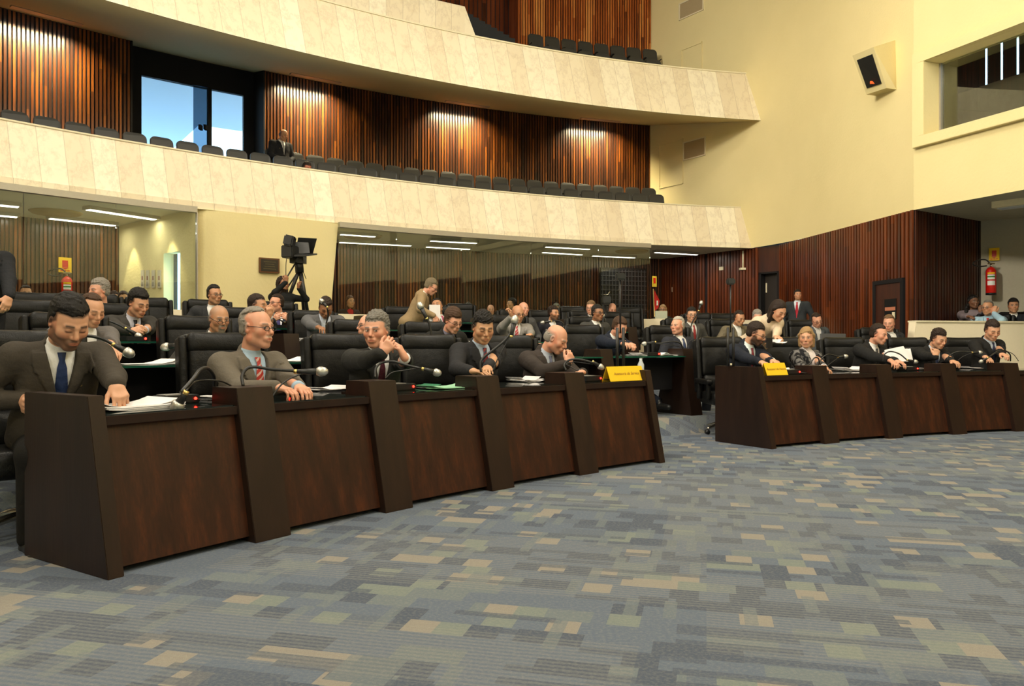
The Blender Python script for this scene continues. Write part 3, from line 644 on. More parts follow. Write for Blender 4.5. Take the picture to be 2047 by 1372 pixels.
# ---------------- wall fittings
def wallplate(name, s_or_line, z, w_, h_, t_, mats, label, cat, fr=None):
    pass
def on_side(px, py, d=.0):                            # point on the side wall seen through pixel
    t = tdir(px)
    s = (6-17.5*t)/(2+2.8*t)
    if s < 0: D = (6.64+.139*12.9)/(t+.139); p = Vector((t*D, D)); n = Vector((-1, -.139)).normalized()
    else: p = Vector(line2(s)); n = Vector((-2.8, -2.0)).normalized()
    z = H+(CY-py)*p.y/F; return Vector((p.x+n.x*d, p.y+n.y*d, z)), n
def side_panel(name, x0, y0, x1, y1, mat, label, cat, th=.02, frame=None):
    pa, n = on_side(x0, (y0+y1)/2+0); pb, n = on_side(x1, (y0+y1)/2)
    zt_ = on_side(x0, y0)[0].z; zb_ = on_side(x0, y1)[0].z
    u = (pb-pa); u.z = 0; n3 = Vector((n.x, n.y, 0))
    root = None
    def slab(a, b, z0, z1, d0, d1): 
        q = [a+n3*d1, b+n3*d1, b+n3*d0, a+n3*d0]; m_ = MB(); m_.hexa([(p.x, p.y, z0) for p in q]+[(p.x, p.y, z1) for p in q]); return m_
    if frame:
        L = u.length; e = u/L*.03; m_ = MB()
        for (a, b, z0, z1) in ((pa, pb, zt_-.03, zt_), (pa, pb, zb_, zb_+.03), (pa, pa+e, zb_, zt_), (pb-e, pb, zb_, zt_)):
            q = [a+n3*.025, b+n3*.025, b, a]; m_.hexa([(p.x, p.y, z0) for p in q]+[(p.x, p.y, z1) for p in q])
        o = m_.build(name, frame); tag(o, label, cat)
        if mat: slab(pa+e, pb-e, zb_+.03, zt_-.03, 0, th*.5).build('panel', mat, o)
    else: o = slab(pa, pb, zb_, zt_, 0, th).build(name, mat); tag(o, label, cat)
    return o
side_panel('air_vent', 1358, 8, 1407, 42, M['vent'], 'beige air vent grille on the plaster wall beside the upper gallery', 'vent', .02, M['cream'])
side_panel('access_panel', 1362, 100, 1404, 156, M['plaster'], 'plaster coloured access panel with raised frame just above the upper gallery parapet', 'panel', .01, M['plaster'])
side_panel('access_panel', 1318, 290, 1366, 378, M['plaster'], 'tall raised frame access panel on the wall end of the lower gallery', 'panel', .01, M['plaster'])
side_panel('air_vent', 1366, 285, 1411, 322, M['vent'], 'shaded air vent grille on the wall above the lower gallery', 'vent', .02, M['cream'])
side_panel('wall_switch', 1340, 575, 1346, 584, M['cream'], 'small white switch plate on the rosewood side wall left of the black gap', 'switch', .02)
side_panel('wall_socket', 1438, 631, 1443, 640, M['cream'], 'small white socket low on the rosewood wall behind the empty armchair', 'socket', .02)
side_panel('sensor_box', 1440, 534, 1448, 541, M['cream'], 'little white sensor box high on the rosewood side wall', 'sensor', .05)
p, n = on_side(1487, 520, .03); pt, _ = on_side(1487, 500, .03)
mb = MB(); mb.tube([(p.x, p.y, 3.2), (p.x, p.y, on_side(1487, 537)[0].z)], .02, 8); mb.box((p.x, p.y, on_side(1487, 538)[0].z), (.16, .12, .05)); tag(mb.build('cable_conduit', M['cream']), 'white conduit dropping from the ceiling edge to a white junction box', 'conduit')
# power plates on the lower gallery fascia
for i, (px, py) in enumerate(((523, 413), (537.5, 416.5))):
    x, y = onR(px, 22.83); c = Vector((x, y, H+(CY-py)*y/F)); rz = face_rz(c)
    root = MB(); root.box(c, (.11, .03, .10), rz); o = root.build('power_plate', M['cream']); tag(o, ['cream socket plate with two outlets on the marble fascia', 'blank cream cover plate right of the two outlet socket on the fascia'][i], 'socket')
    if i == 0:
        m2 = MB(); f3 = Vector((math.cos(rz+math.pi/2), math.sin(rz+math.pi/2), 0)); r3 = Vector((math.cos(rz), math.sin(rz), 0))
        for s in (-1, 1): m2.box(c+f3*.016+r3*s*.022+Vector((0, 0, .02)), (.02, .006, .02), rz)
        m2.build('outlet', M['black'], o)
# bronze plaque on the pier
pq = [Vector((*onR(px, 22.6), 0)) for px in (518, 558)]
c = (pq[0]+pq[1])/2; c.z = H+(CY-531)*c.y/F; rz = face_rz(c); f3 = Vector((math.cos(rz+math.pi/2), math.sin(rz+math.pi/2), 0)); r3 = Vector((math.cos(rz), math.sin(rz), 0))
wq = (pq[1]-pq[0]).length
o = tag(MB().box(c, (wq, .04, .255), rz).build('plaque', plain('plaque_frame', srgb(96, 58, 20), .5)), 'dark bronze plaque in a brown frame on the cream pier', 'plaque')
MB().box(c+f3*.022, (wq-.05, .006, .205), rz).build('plaque_face', M['bronze'], o)
m2 = MB()
for i, (wl, zz) in enumerate(((.30, .06), (.22, .02), (.26, -.02), (.32, -.06))): m2.box(c+f3*.026+Vector((0, 0, zz)), (wq*wl*2, .003, .010), rz)
m2.build('raised_lettering', plain('dull_gold', (.12, .10, .045), .5, .4), o)
# wall mounted loudspeaker
def on_w(px, py, d=0.0):
    t = tdir(px); u = (P1[0]-t*P1[1])/(t*seg.y-seg.x)
    if u < 0:
        D = (6.64+.139*12.9)/(t+.139); p = Vector((t*D, D)); n = Vector((-1, -.139)).normalized()
    else: p = Vector(P1)+seg*u; n = nin
    z = H+(CY-py)*p.y/F; return Vector((p.x+n.x*d, p.y+n.y*d, z))
n3 = Vector((-1, -.139, 0)).normalized(); uu = Vector((.139, -1, 0)).normalized()
def spk(corners, D): return [at(px, py, D_) for (px, py), D_ in zip(corners, D)]
f = [at(1704, 111, 13.45), at(1746, 94, 13.05), at(1772, 176, 13.35), at(1732, 189, 13.75)]     # front face tl,tr,br,bl
bk = [on_w(1757, 100), on_w(1790, 80), on_w(1792, 179), on_w(1752, 192)]
mb = MB(); mb.add(f+bk, [(3, 2, 1, 0), (0, 1, 5, 4), (1, 2, 6, 5), (2, 3, 7, 6), (3, 0, 4, 7), (4, 5, 6, 7)])
o = tag(mb.build('wall_speaker', M['plaster']), 'tilted boxed loudspeaker set in plaster on the upper right wall', 'speaker')
cen = sum(f, Vector())/4; nn = (f[1]-f[0]).cross(f[3]-f[0]).normalized(); nn = nn if nn.dot(-cen) > 0 else -nn
g = [cen+(q-cen)*.72 for q in f]; g = [q+nn*.012 for q in g]; mb = MB(); mb.add(g+[q-nn*.012 for q in g], [(0, 1, 2, 3), (7, 6, 5, 4), (0, 4, 5, 1), (1, 5, 6, 2), (2, 6, 7, 3), (3, 7, 4, 0)])
mb.build('speaker_grille', M['black'], o)
lc = (g[2]+g[3])/2*.86+(g[0]+g[1])/2*.14; MB().box(lc+nn*.012, (.075, .02, .05)).build('badge', plain('orange_badge', (.9, .14, .02), .4), o)
# fire extinguishers with their yellow signs
def extinguisher(cx, cyt, cyb, D, nrm, label, lab2, sign):
    px_m = F/D; x = tdir(cx)*D; zt_, zb_ = H+(CY-cyt)*D/F, H+(CY-cyb)*D/F; hgt = zt_-zb_; r = hgt*.165
    rt = empty('fire_extinguisher', (x, D, zb_), 0, label, 'extinguisher')
    mb = MB(); mb.lathe([(r*.9, .04*hgt), (r, .07*hgt), (r, .86*hgt), (r*.75, .94*hgt), (r*.3, 1.0*hgt)], None, 20); b_ = mb.build('cylinder', M['red'], rt)
    MB().lathe([(r*1.02, 0), (r*1.02, .07*hgt)], None, 20).build('foot_ring', M['black'], rt)
    for z0, z1, mt in ((.34, .50, M['label']), (.55, .72, M['label']), (.62, .67, M['grn']), (.74, .80, M['yellow'])):
        mb = MB(); n = 9; a0 = math.atan2(-D, -x)-.7
        rr = r*(1.01 if mt is not M['grn'] else 1.02)
        mb.add([(rr*math.cos(a0+1.5*i/n), rr*math.sin(a0+1.5*i/n), z*hgt) for z in (z0, z1) for i in range(n+1)], [(i, i+1, n+2+i, n+1+i) for i in range(n)], smooth=True); mb.build('paper_label', mt, b_)
    mb = MB(); mb.tube([(0, 0, hgt), (0, 0, hgt*1.09)], r*.2, 10); mb.box((0, -.01, hgt*1.12), (r*1.4, .02, .025)); mb.build('valve', M['steel'], rt)
    mb = MB(); mb.tube(spline([(0, 0, 1.08*hgt), (-r*1.2, 0, 1.26*hgt), (-r*3.2, 0, 1.22*hgt), (-r*3.9, 0, 1.1*hgt), (-r*2.6, 0, 1.02*hgt), (-r*1.0, -.01, 1.04*hgt)], 6), .012, 8); mb.build('hose', M['black'], rt)
    sx0, sy0, sx1, sy1 = sign; Ds = D+.14; c = at((sx0+sx1)/2, (sy0+sy1)/2, Ds); wd, hg = (sx1-sx0)*Ds/F*1.06, (sy1-sy0)*Ds/F
    rz = math.atan2(nrm[1], nrm[0])+math.pi/2; q = Vector((nrm[0], nrm[1], 0)).normalized()
    sgn = tag(MB().box(c, (wd, .012, hg), rz).build('extinguisher_sign', M['yellow']), lab2, 'sign')
    MB().box(c+q*.008+Vector((0, 0, hg*.07)), (wd*.44, .004, hg*.46), rz).build('red_pictogram', M['red'], sgn)
    r3 = Vector((math.cos(rz), math.sin(rz), 0))
    mb = MB(); a = c+q*.008-Vector((0, 0, hg*.18)); mb.add([a-r3*wd*.3, a+r3*wd*.3, a-Vector((0, 0, hg*.12))], [(0, 2, 1)]); mb.add([a+q*.002-r3*wd*.3, a+q*.002+r3*wd*.3, a+q*.002-Vector((0, 0, hg*.12))], [(0, 1, 2)])
    for i in (-1, 0, 1): mb.box(c+q*.009+r3*wd*.26*i-Vector((0, 0, hg*.38)), (wd*.2, .003, hg*.06), rz)
    mb.build('sign_lettering', M['red'], sgn)
xq, yq = onR(134, 25.4); nq = Vector((CC[0]-xq, CC[1]-yq)).normalized()
extinguisher(134, 553, 612, yq-.08, nq, 'red fire extinguisher on the slatted wall behind the left glass screen', 'yellow extinguisher sign above the red extinguisher on the slatted wall', (119, 515, 141, 545))
extinguisher(1981, 534, 590, 13.78, (-.63, -.76), 'red fire extinguisher hung on the pale alcove wall at the right', 'yellow extinguisher sign on the pale alcove wall', (1979, 496, 1996, 521))
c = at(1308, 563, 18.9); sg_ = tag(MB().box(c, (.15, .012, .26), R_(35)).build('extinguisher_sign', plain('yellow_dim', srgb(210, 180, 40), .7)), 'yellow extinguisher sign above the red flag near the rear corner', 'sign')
MB().box(c+Vector((.004, -.012, .02)), (.07, .006, .13), R_(35)).build('red_pictogram', M['red'], sg_)
# red flag on its staff
o = empty('flag', (at(1312, 640, 18.3).x, 18.3, .68), 0, 'red flag hanging from a leaning staff in the rear corner behind the blonde woman', 'flag')
p0 = Vector(o.location); mb = MB(); q = at(1306, 578, 18.3)
mb.tube([(0, 0, 0), q-p0], .012, 8); mb.build('staff', M['brass'], o)
mb = MB(); pts = [at(1308, 580, 18.28)-p0, at(1319, 602, 18.28)-p0, at(1316, 616, 18.26)-p0, at(1309, 622, 18.28)-p0, at(1308, 600, 18.33)-p0]
mb.add(pts+[v+Vector((0, .02, 0)) for v in pts], [(0, 1, 2, 3, 4), (9, 8, 7, 6, 5)]+[(i, (i+1) % 5, 5+(i+1) % 5, 5+i) for i in range(5)]); fb = mb.build('flag_cloth', M['redf'], o)
MB().box(at(1314, 606, 18.22)-p0, (.035, .01, .11)).build('emblem', M['label'], fb)
# ---------------- lights in the press gallery ceiling
def fixture(xa, ya, xb, yb, label, z=3.235, en=7.5, wd=.26):
    za = z-.06; a = Vector((tdir(xa)*(za-H)*F/(CY-ya), (za-H)*F/(CY-ya), za)); b = Vector((tdir(xb)*(za-H)*F/(CY-yb), (za-H)*F/(CY-yb), za))
    c = (a+b)/2; L = (b-a).length; rz = math.atan2((b-a).y, (b-a).x)
    o = tag(MB().box((c.x, c.y, z-.03), (L, wd, .055), rz).build('fluorescent_fixture', M['alu']), label, 'lamp')
    MB().box((c.x, c.y, z-.062), (L-.06, wd*.55, .008), rz).build('diffuser', M['tube'], o)
    l = area('press_gallery_lamp', (c.x, c.y, z-.075), en, L*.95, (1, .93, .78), sizey=wd*.5); l.rotation_euler = (0, 0, rz)
names = ['next to the cream pier', 'left of the round ceiling diffuser', 'in front middle of the right glass screen', 'above the reclining man', 'over the middle of the press gallery', 'near the dark patch of ceiling', 'left of the black grille', 'outermost towards the rosewood side wall']
for i, q in enumerate(((678, 469, 752, 474), (676, 485, 824, 492), (858, 482, 955, 487), (850, 494, 941, 499), (1089, 494, 1180, 499), (1083, 505, 1165, 510), (1183, 512, 1270, 516), (1308, 505, 1395, 510))):
    fixture(*q, 'slim fluorescent ceiling fixture '+names[i], wd=.16)
for i, q in enumerate(((-90, 402, 41, 415), (-90, 424, 38, 435), (172, 419, 312, 440), (96, 437, 232, 452))):
    fixture(*q, 'fluorescent ceiling fixture in the left press gallery, '+['cut by the photo edge and nearer', 'cut by the photo edge and farther', 'nearest the cream side wall', 'below the round diffuser'][i], wd=.22)
for i, (px, py) in enumerate(((725, 475), (1263, 505), (112, 428))):
    D = (3.2-H)*F/(CY-py); mb = MB(); mb.lathe([(.36, 0), (.40, .03), (.40, .035)], Matrix.Translation((tdir(px)*D, D, 3.2)), 28)
    tag(mb.build('ceiling_diffuser', plain('brass_paint', srgb(160, 130, 70), .6)), 'round ceiling air diffuser '+['beside the cream pier behind glass', 'in front of the dark grille at the right', 'in the left press gallery'][i], 'vent')
# alcove light, wall washers on the left side wall
D = 11.9; c = at(2030, 424, D); o = tag(MB().box((c.x+.2, c.y, 3.19), (.9, .35, .10), R_(-52)).build('fluorescent_fixture', M['cream']), 'white fluorescent fixture on the alcove ceiling at the right edge', 'lamp'); MB().box((c.x+.2, c.y, 3.135), (.8, .2, .01), R_(-52)).build('diffuser', plain('louvre', (.55, .6, .65), .4), o)
def spot(name, loc, target, en, size, blend=.6, color=WARM, r=.05):
    l = bpy.data.lights.new(name, 'SPOT'); l.energy = en; l.spot_size = R_(size); l.spot_blend = blend; l.color = color; l.shadow_soft_size = r
    o = bpy.data.objects.new(name, l); o.location = loc; d = Vector(target)-Vector(loc); o.rotation_euler = d.to_track_quat('-Z', 'Y').to_euler(); col.objects.link(o); return o
for px in (268, 345):
    p = A+dAB*sAB(px)+(-nAB*(-.22) if sg > 0 else nAB*(-.22)); spot('wall_washer', (p.x, p.y, 3.15), (p.x-nAB.x*0, p.y, 1.0), 60, 62, .5, (1, .88, .55), .02)
# gallery down lights washing the slats (four pools of light)
for px in (85, 622, 925, 1192):
    th = angpx(px, 25.5); p = pol(25.28, th, 6.66); q = pol(25.78, th, 4.7)
    o = tag(MB().box(pol(25.2, th, 6.72), (1.1, .14, .06), R_(th-90)).build('gallery_downlight', M['alu']), 'narrow downlight strip under the upper gallery, '+{85: 'over the far left slats', 622: 'over the slats right of the glass door', 925: 'over the middle slats', 1192: 'over the slats nearest the side wall'}[px], 'lamp')
    MB().box(pol(25.275, th, 6.72), (1.0, .01, .05), R_(th-90)).build('diffuser', M['tube'], o)
    l = area('gallery_downlight_glow', pol(25.2, th, 6.67), 120, 1.0, (1, .84, .50), sizey=.12, spread=120); dd = q-p; l.rotation_euler = (dd.to_track_quat('-Z', 'Y')).to_euler(); 
    l.rotation_euler = (R_(22), 0, R_(th-90)+math.pi*0)
    l.rotation_euler = (R_(22), 0, R_(th-90))
# posters on the left side wall
for i, px in enumerate((286.5, 296.5, 308, 320)):
    s = sAB(px); c = A+dAB*s; zc = 1.04+128*c.y/F; q = -nAB*sg*.012 if False else nAB*(.012 if nAB.dot(Vector((CC[0], CC[1]))-c) > 0 else -.012)
    cc = Vector((c.x+q.x, c.y+q.y, zc)); rz = math.atan2(dAB.y, dAB.x); hh = 35*c.y/F
    o = tag(MB().box(cc, (.12, .012, hh), rz).build('framed_notice', plain('notice_paper', srgb(205, 196, 178), .8)), ordn(i)+' narrow framed notice from the left on the cream wall beside the lit doorway', 'notice', None)
    qq = Vector((q.x, q.y, 0)).normalized()*.008; MB().box(cc+qq+Vector((0, 0, hh*.05)), (.03, .004, .07), rz).build('emblem', plain('dull_red', (.25, .06, .05), .7), o)
    mb = MB(); [mb.box(cc+qq-Vector((0, 0, hh*(.2+.06*j))), (.07, .004, .006), rz) for j in range(4)]; mb.build('text_lines', plain('grey_ink', (.2, .2, .2), .7), o)
# rolled dark grille door in the rear wall
pa, pb = Vector((*onR(1200, 25.1), 0)), Vector((*onR(1290, 25.1), 0)); c = (pa+pb)/2; rz = math.atan2((pb-pa).y, (pb-pa).x); L = (pb-pa).length
mb = MB(); mb.box((c.x, c.y, 1.75), (L, .08, 2.4), rz); o = struct(mb.build('door_5', M['dark']))
mb = MB(); u = (pb-pa).normalized(); nrm = Vector((u.y, -u.x, 0))
for i in range(19): mb.box((c.x+nrm.x*.05, c.y+nrm.y*.05, .7+.12*i), (L, .02, .014), rz)
for i in range(14): q = pa+u*(L*(i+.5)/14); mb.box((q.x+nrm.x*.05, q.y+nrm.y*.05, 1.75), (.014, .02, 2.3), rz)
mb.build('roller_grille', plain('grey_grille', (.09, .085, .09), .4, .5), o)
# white parapet of the alcove at the right
a0, a1 = Vector((6.17, 11.92)), Vector((8.6, 12.55)); d = (a1-a0).normalized(); n = Vector((-d.y, d.x))
mb = MB(); q = [a0-d*.17, a1, a1+n*.15, a0-d*.1+n*.15]; qt = [a0, a1, a1+n*.15, a0+n*.15]
mb.hexa([(p.x, p.y, .1) for p in q]+[(p.x, p.y, 1.36) for p in qt]); o = struct(mb.build('wall_parapet_alcove', M['parapet']))
mb = MB(); q = [a0-n*.02, a1-n*.02, a1+n*.17, a0+n*.17]; mb.hexa([(p.x, p.y, 1.36) for p in q]+[(p.x, p.y, 1.385) for p in q]); struct(mb.build('trim_5', M['cream']))
# ---------------- microphones: gooseneck from a post, thin cable, hand microphone
def microphone(neck, cable, a, b, label, scale=1.0, base=None):
    """neck, cable: world points; a -> b the microphone body, ending in its grille"""
    o0 = Vector(neck[0]); rt = empty('gooseneck_microphone', o0, 0, label, 'microphone', 'desk microphones')
    L = lambda ps: [Vector(p)-o0 for p in ps]
    MB().tube(spline(L(neck), 6), .0085*scale, 8).build('gooseneck', M['black'], rt)
    if cable: MB().tube(spline(L(cable), 5), .0042*scale, 6).build('cable', plain('grey_cable', (.06, .06, .055), .45) if False else M['black'], rt)
    a, b = Vector(a)-o0, Vector(b)-o0; d = (b-a).normalized()
    T = Matrix.Translation(a) @ d.to_track_quat('Z', 'Y').to_matrix().to_4x4(); Lh = (b-a).length
    mb = MB(); mb.lathe([(.010*scale, 0), (.012*scale, .004), (.018*scale, Lh*.92)], T, 14); bd = mb.build('handle', M['black'], rt)
    mb = MB(); mb.lathe([(.0125*scale, -.012), (.0125*scale, .006)], T, 12); mb.build('connector', M['brass'], bd)
    mb = MB(); r = .026*scale; mb.lathe([(.019*scale, Lh*.90), (.022*scale, Lh*.94), (r, Lh), (r*1.02, Lh+.012*scale), (r*.86, Lh+.032*scale), (r*.45, Lh+.045*scale), (.001, Lh+.048*scale)], T, 16); mb.build('grille_head', M['grille'], rt)
    return rt
def mpx(pts, D): return [at(x, y, D) for x, y in pts]
D2, D3, D4, D5 = onR(470, 14.3)[1], onR(760, 14.3)[1], onR(985, 14.3)[1], onR(1150, 14.3)[1]
def mic(neckpx, cablepx, apx, bpx, D, Dend, label, sc_=1.0):
    n = len(neckpx); nk = [at(x, y, D+(Dend-D)*i/(n-1)) for i, (x, y) in enumerate(neckpx)]
    cb = [at(x, y, D+(Dend-D)*i/(len(cablepx)-1)) for i, (x, y) in enumerate(cablepx)] if cablepx else None
    return microphone(nk, cb, at(*apx, Dend), at(*bpx, Dend), label, sc_)
mic([(428, 772), (427, 752), (415, 737), (400, 740), (386, 758), (362, 785)], [(463, 772), (440, 762), (402, 761), (384, 768), (372, 782)], (371, 786), (358, 806), D2+.05, D2-.42, 'microphone hanging down over the worktop before the man with the blue tie', 1.25)
mic([(486, 772), (484, 752), (494, 737), (512, 734), (545, 739), (592, 742)], [(540, 800), (560, 772), (580, 757), (605, 747)], (592, 743), (638, 743), D2, D2+.15, 'level microphone pointing right in front of the man with the red striped tie', 1.1)
mic([(750, 756), (751, 738), (762, 726), (785, 723), (815, 731), (842, 737)], [(770, 757), (784, 745), (812, 740), (838, 736)], (846, 738), (869, 744), D3, D3+.15, 'microphone on a low arch in front of the grey haired man with joined hands', 1.0)
mic([(962, 744), (960, 730), (966, 716), (990, 697), (1008, 682), (1020, 668)], [(985, 743), (993, 722), (1010, 690), (1021, 668)], (1022, 672), (1028, 644), D4, D4+.05, 'microphone standing nearly upright between the black haired man and the bald man', 1.15)
mic([(1132, 741), (1128, 730), (1138, 720), (1160, 719), (1184, 725), (1190, 727)], [(1155, 742), (1140, 733), (1132, 728), (1150, 724), (1186, 729)], (1186, 724), (1198, 732), D5, D5+.1, 'microphone lying low beside the bald man at the end of the left bench', 1.0)
Dq = [onR(px, 14.3)[1] for px in (1657, 1780, 1905, 2030)]
mic([(1638, 728), (1636, 717), (1628, 716), (1618, 728), (1606, 735), (1595, 738)], None, (1592, 738), (1577, 739), Dq[0], Dq[0]-.2, 'microphone lying left over the yellow card in front of the blonde woman', .9)
mic([(1640, 729), (1642, 718), (1654, 709), (1668, 711), (1678, 714)], [(1640, 742), (1660, 727), (1674, 717)], (1676, 714), (1688, 713), Dq[0], Dq[0]+.1, 'short microphone pointing right, beside the blonde woman', .9)
mic([(1765, 722), (1768, 709), (1780, 703), (1798, 708), (1812, 719)], None, (1814, 720), (1828, 723), Dq[1], Dq[1], 'arched microphone beside the man lifting white papers', .9)
mic([(1893, 721), (1898, 711), (1912, 704), (1930, 703), (1944, 705)], [(1915, 721), (1925, 713), (1942, 706)], (1944, 705), (1957, 705), Dq[2], Dq[2], 'microphone pointing right beside the man with a fist at his chin', .9)
mic([(2020, 722), (2019, 709), (2008, 701), (1994, 703), (1980, 712), (1970, 720)], [(2036, 722), (2026, 709), (2012, 703), (1992, 706), (1974, 717)], (1974, 716), (1963, 722), Dq[3], Dq[3]-.15, 'microphone arching left toward the last man of the right bench', .9)
d1 = onR(1372, ROWR[1]+.3)[1]
mic([(1365, 697), (1360, 687), (1345, 683), (1320, 686), (1310, 685)], [(1372, 697), (1352, 692), (1312, 687)], (1310, 684), (1290, 687), d1, d1-.1, 'microphone reaching left from the post in front of the white haired man', 1.0)
d1 = onR(1385, ROWR[1]+.3)[1]
mic([(1373, 697), (1378, 684), (1386, 679), (1393, 682)], None, (1392, 683), (1396, 685), d1, d1, 'small curled microphone on the post right of the white haired man', .6)
d1 = onR(240, ROWR[1]+.3)[1]
mic([(150, 700), (160, 676), (178, 672), (205, 678), (228, 690)], None, (228, 690), (252, 703), d1-.3, d1-.2, 'black microphone slanting down behind the shoulder of the man with the blue tie', 1.3)
mic([(400, 700), (395, 680), (385, 670), (365, 673), (350, 682)], None, (358, 689), (336, 693), d1+.5, d1+.4, 'microphone pointing left before the empty armchair in the second row', 1.2)
d1 = onR(260, ROWR[2]+.3)[1]
mic([(190, 672), (196, 648), (215, 642), (238, 650), (252, 658)], None, (252, 657), (274, 670), d1, d1, 'microphone pointing at the clasped hands of the black haired man', 1.1)
d1 = onR(590, ROWR[3]+.3)[1]
mic([(556, 655), (548, 638), (545, 632), (560, 640), (570, 646)], None, (570, 646), (592, 657), d1, d1, 'microphone slanting past the man in the white shirt and dark suit', 1.2)
d1 = onR(652, ROWR[2]+.3)[1]
mic([(655, 668), (652, 650), (656, 630), (654, 616)], None, (654, 614), (645, 604), d1, d1-.1, 'thin upright microphone in front of the bowed man in grey', 1.0)
d1 = onR(865, ROWR[1]+.45)[1]
mic([(869, 712), (862, 668), (858, 648), (853, 636)], None, (853, 637), (842, 615), d1, d1, 'upright black microphone beside the brown haired reader', 1.3)
d1 = onR(1100, ROWR[3]+.3)[1]
mic([(1128, 655), (1124, 645), (1112, 641), (1104, 642)], None, (1102, 643), (1087, 645), d1, d1, 'small pale microphone pointing left below the smiling bearded man', 1.2)
d1 = onR(1212, ROWR[3]+.3)[1]
mic([(1214, 658), (1213, 652), (1211, 650), (1210, 648)], None, (1210, 648), (1206, 633), d1, d1, 'little tilted microphone above the brown post in the middle', 1.2)
d1 = onR(1395, ROWR[2]+.3)[1]
mic([(1377, 684), (1382, 650), (1392, 630), (1396, 622)], None, (1397, 621), (1401, 608), d1, d1, 'microphone standing upright against the rosewood wall', 1.2)
# ---------------- mast microphones on the bench ends
for (px, top, foot, R, lab) in ((1460.5, 563, 737, 14.45, 'thin black mast with a small black head on the left end of the right bench'), (1240, 553, 741, 14.35, 'thin black mast rising from the right end of the left bench')):
    x, y = onR(px, R); zb_ = .80; zt_ = H+(CY-top)*y/F; zm = H+(CY-655)*y/F
    rt = empty('mast_speaker', (x, y, zb_), 0, lab, 'mast')
    mb = MB()
    for s in (-.028, .028): mb.tube([(s, 0, 0), (s, 0, zm-zb_)], .014, 8)
    mb.build('lower_rods', M['black'], rt); mb = MB(); mb.tube([(0, 0, zm-zb_-.05), (0, 0, zt_-zb_)], .008, 8); mb.build('upper_rod', M['black'], rt)
    mb = MB(); mb.box((0, 0, zt_-zb_), (.085, .07, .065)); mb.build('head', M['black'], rt, bevel=.012)
    MB().tube([(0, -.018, .01), (0, -.018, .03)], .01, 8).build('clip', M['cream'], rt)
# ---------------- things on the desks
def polgrid(px, py, z): return atz(px, py, z)
def conf_box(px, py, rzoff, label, ZT=.712, w=.20, d=.15, h=.045, led=(.06, .0)):
    p = atz(px, py, ZT); rz = face_rz(p)+math.pi+R_(rzoff)                   # front looks at the centre
    o = empty('voting_console', p, rz, label, 'console', 'voting consoles on the desks')
    MB().box((0, 0, h/2), (w, d, h)).build('body', M['black'], o, bevel=.006); MB().box((-.02, .01, h+.002), (w*.6, d*.6, .004)).build('key_panel', plain('grey_keys', (.25, .24, .22), .5), o)
    m2 = MB(); m2.lathe([(.008, 0), (.007, .006), (.001, .009)], Matrix.Translation((w*.34, -d/2-.001, h*.55)) @ Matrix.Rotation(R_(90), 4, 'X'), 10); m2.build('red_light', M['led'], o)
    m2 = MB(); m2.tube(spline([(w*.4, -d/2, .02), (w*.6, -d*.75, .012), (w*.9, -d*.5, .012), (w*.7, 0, .012)], 5), .004, 6); m2.build('cable', M['black'], o); return o
def fix_console(*a, **k):
    o = conf_box(*a, **k); return o
for (px, py, r, lab) in ((352, 806, 0, 'black console with a red light left of the first desk post'), (545, 789, 0, 'black console with red light under the hands of the man with the red striped tie'),
        (797, 780, 0, 'black console beside the green folders'), (1177, 762, 0, 'black console with red light left of the yellow card'),
        (1578, 748, 0, 'black console with red light right of the second yellow card'), (1815, 741, 0, 'black console beside the man lifting white papers')):
    conf_box(px, py, r, lab)
for (px, k, lab) in ((1300, 1, 'black console with red light on the glass top before the white haired man'), (268, 2, 'black console on the glass top before the clasped hands of the black haired man'), (560, 3, 'black console with red light below the man in the white shirt'),
        (935, 2, 'black console on a rear glass desk near white papers'), (1395, 2, 'black console with red light near the side wall')):
    x, y = onR(px, ROWR[k]+.25); p = Vector((x, y, ROWZ[k]+.715)); o = conf_box(px, CY+(H-p.z)*F/y if abs(H-p.z) > 1e-3 else 690, 0, lab, ZT=p.z) if False else None
    rz = face_rz(p)+math.pi; o = empty('voting_console', p, rz, lab, 'console', 'voting consoles on the desks')
    MB().box((0, 0, .0225), (.2, .15, .045)).build('body', M['black'], o, bevel=.006); m2 = MB(); m2.lathe([(.011, 0), (.009, .006), (.001, .009)], Matrix.Translation((.07, -.076, .025)) @ Matrix.Rotation(R_(90), 4, 'X'), 10); m2.build('red_light', M['led'], o)
def paper_stack(p, w, d, n, rz, label, mat=None, curl=.02, spread=.03, cat='papers', name='paper_stack'):
    rs = random.Random(sum(map(ord, label))); mb = MB(); z = p[2]
    K = 8
    for i in range(n):
        a = rz+rs.uniform(-.12, .12); ox, oy = rs.uniform(-spread, spread), rs.uniform(-spread, spread)*.6; vs = []
        for s in range(K+1):
            for t_ in (-.5, .5):
                x, y = (s/K-.5)*w, t_*d; zz = z+.0025*i+curl*max(0, (abs(s/K-.5)-.25))**1.5*4*(1 if i == n-1 else .35)
                vs.append((p[0]+ox+x*math.cos(a)-y*math.sin(a), p[1]+oy+x*math.sin(a)+y*math.cos(a), zz))
        m = len(vs); vs += [(x, y, zz-.0022) for x, y, zz in vs]
        fs = [(2*k, 2*k+2, 2*k+3, 2*k+1) for k in range(K)]+[(m+2*k, m+2*k+1, m+2*k+3, m+2*k+2) for k in range(K)]+[(2*k, m+2*k, m+2*k+2, 2*k+2) for k in range(K)]+[(2*k+1, 2*k+3, m+2*k+3, m+2*k+1) for k in range(K)]+[(0, 1, m+1, m), (2*K, m+2*K, m+2*K+1, 2*K+1)]
        mb.add(vs, fs)
    return tag(mb.build(name, mat or M['white']), label, cat)
def rzs(p): return face_rz(p)
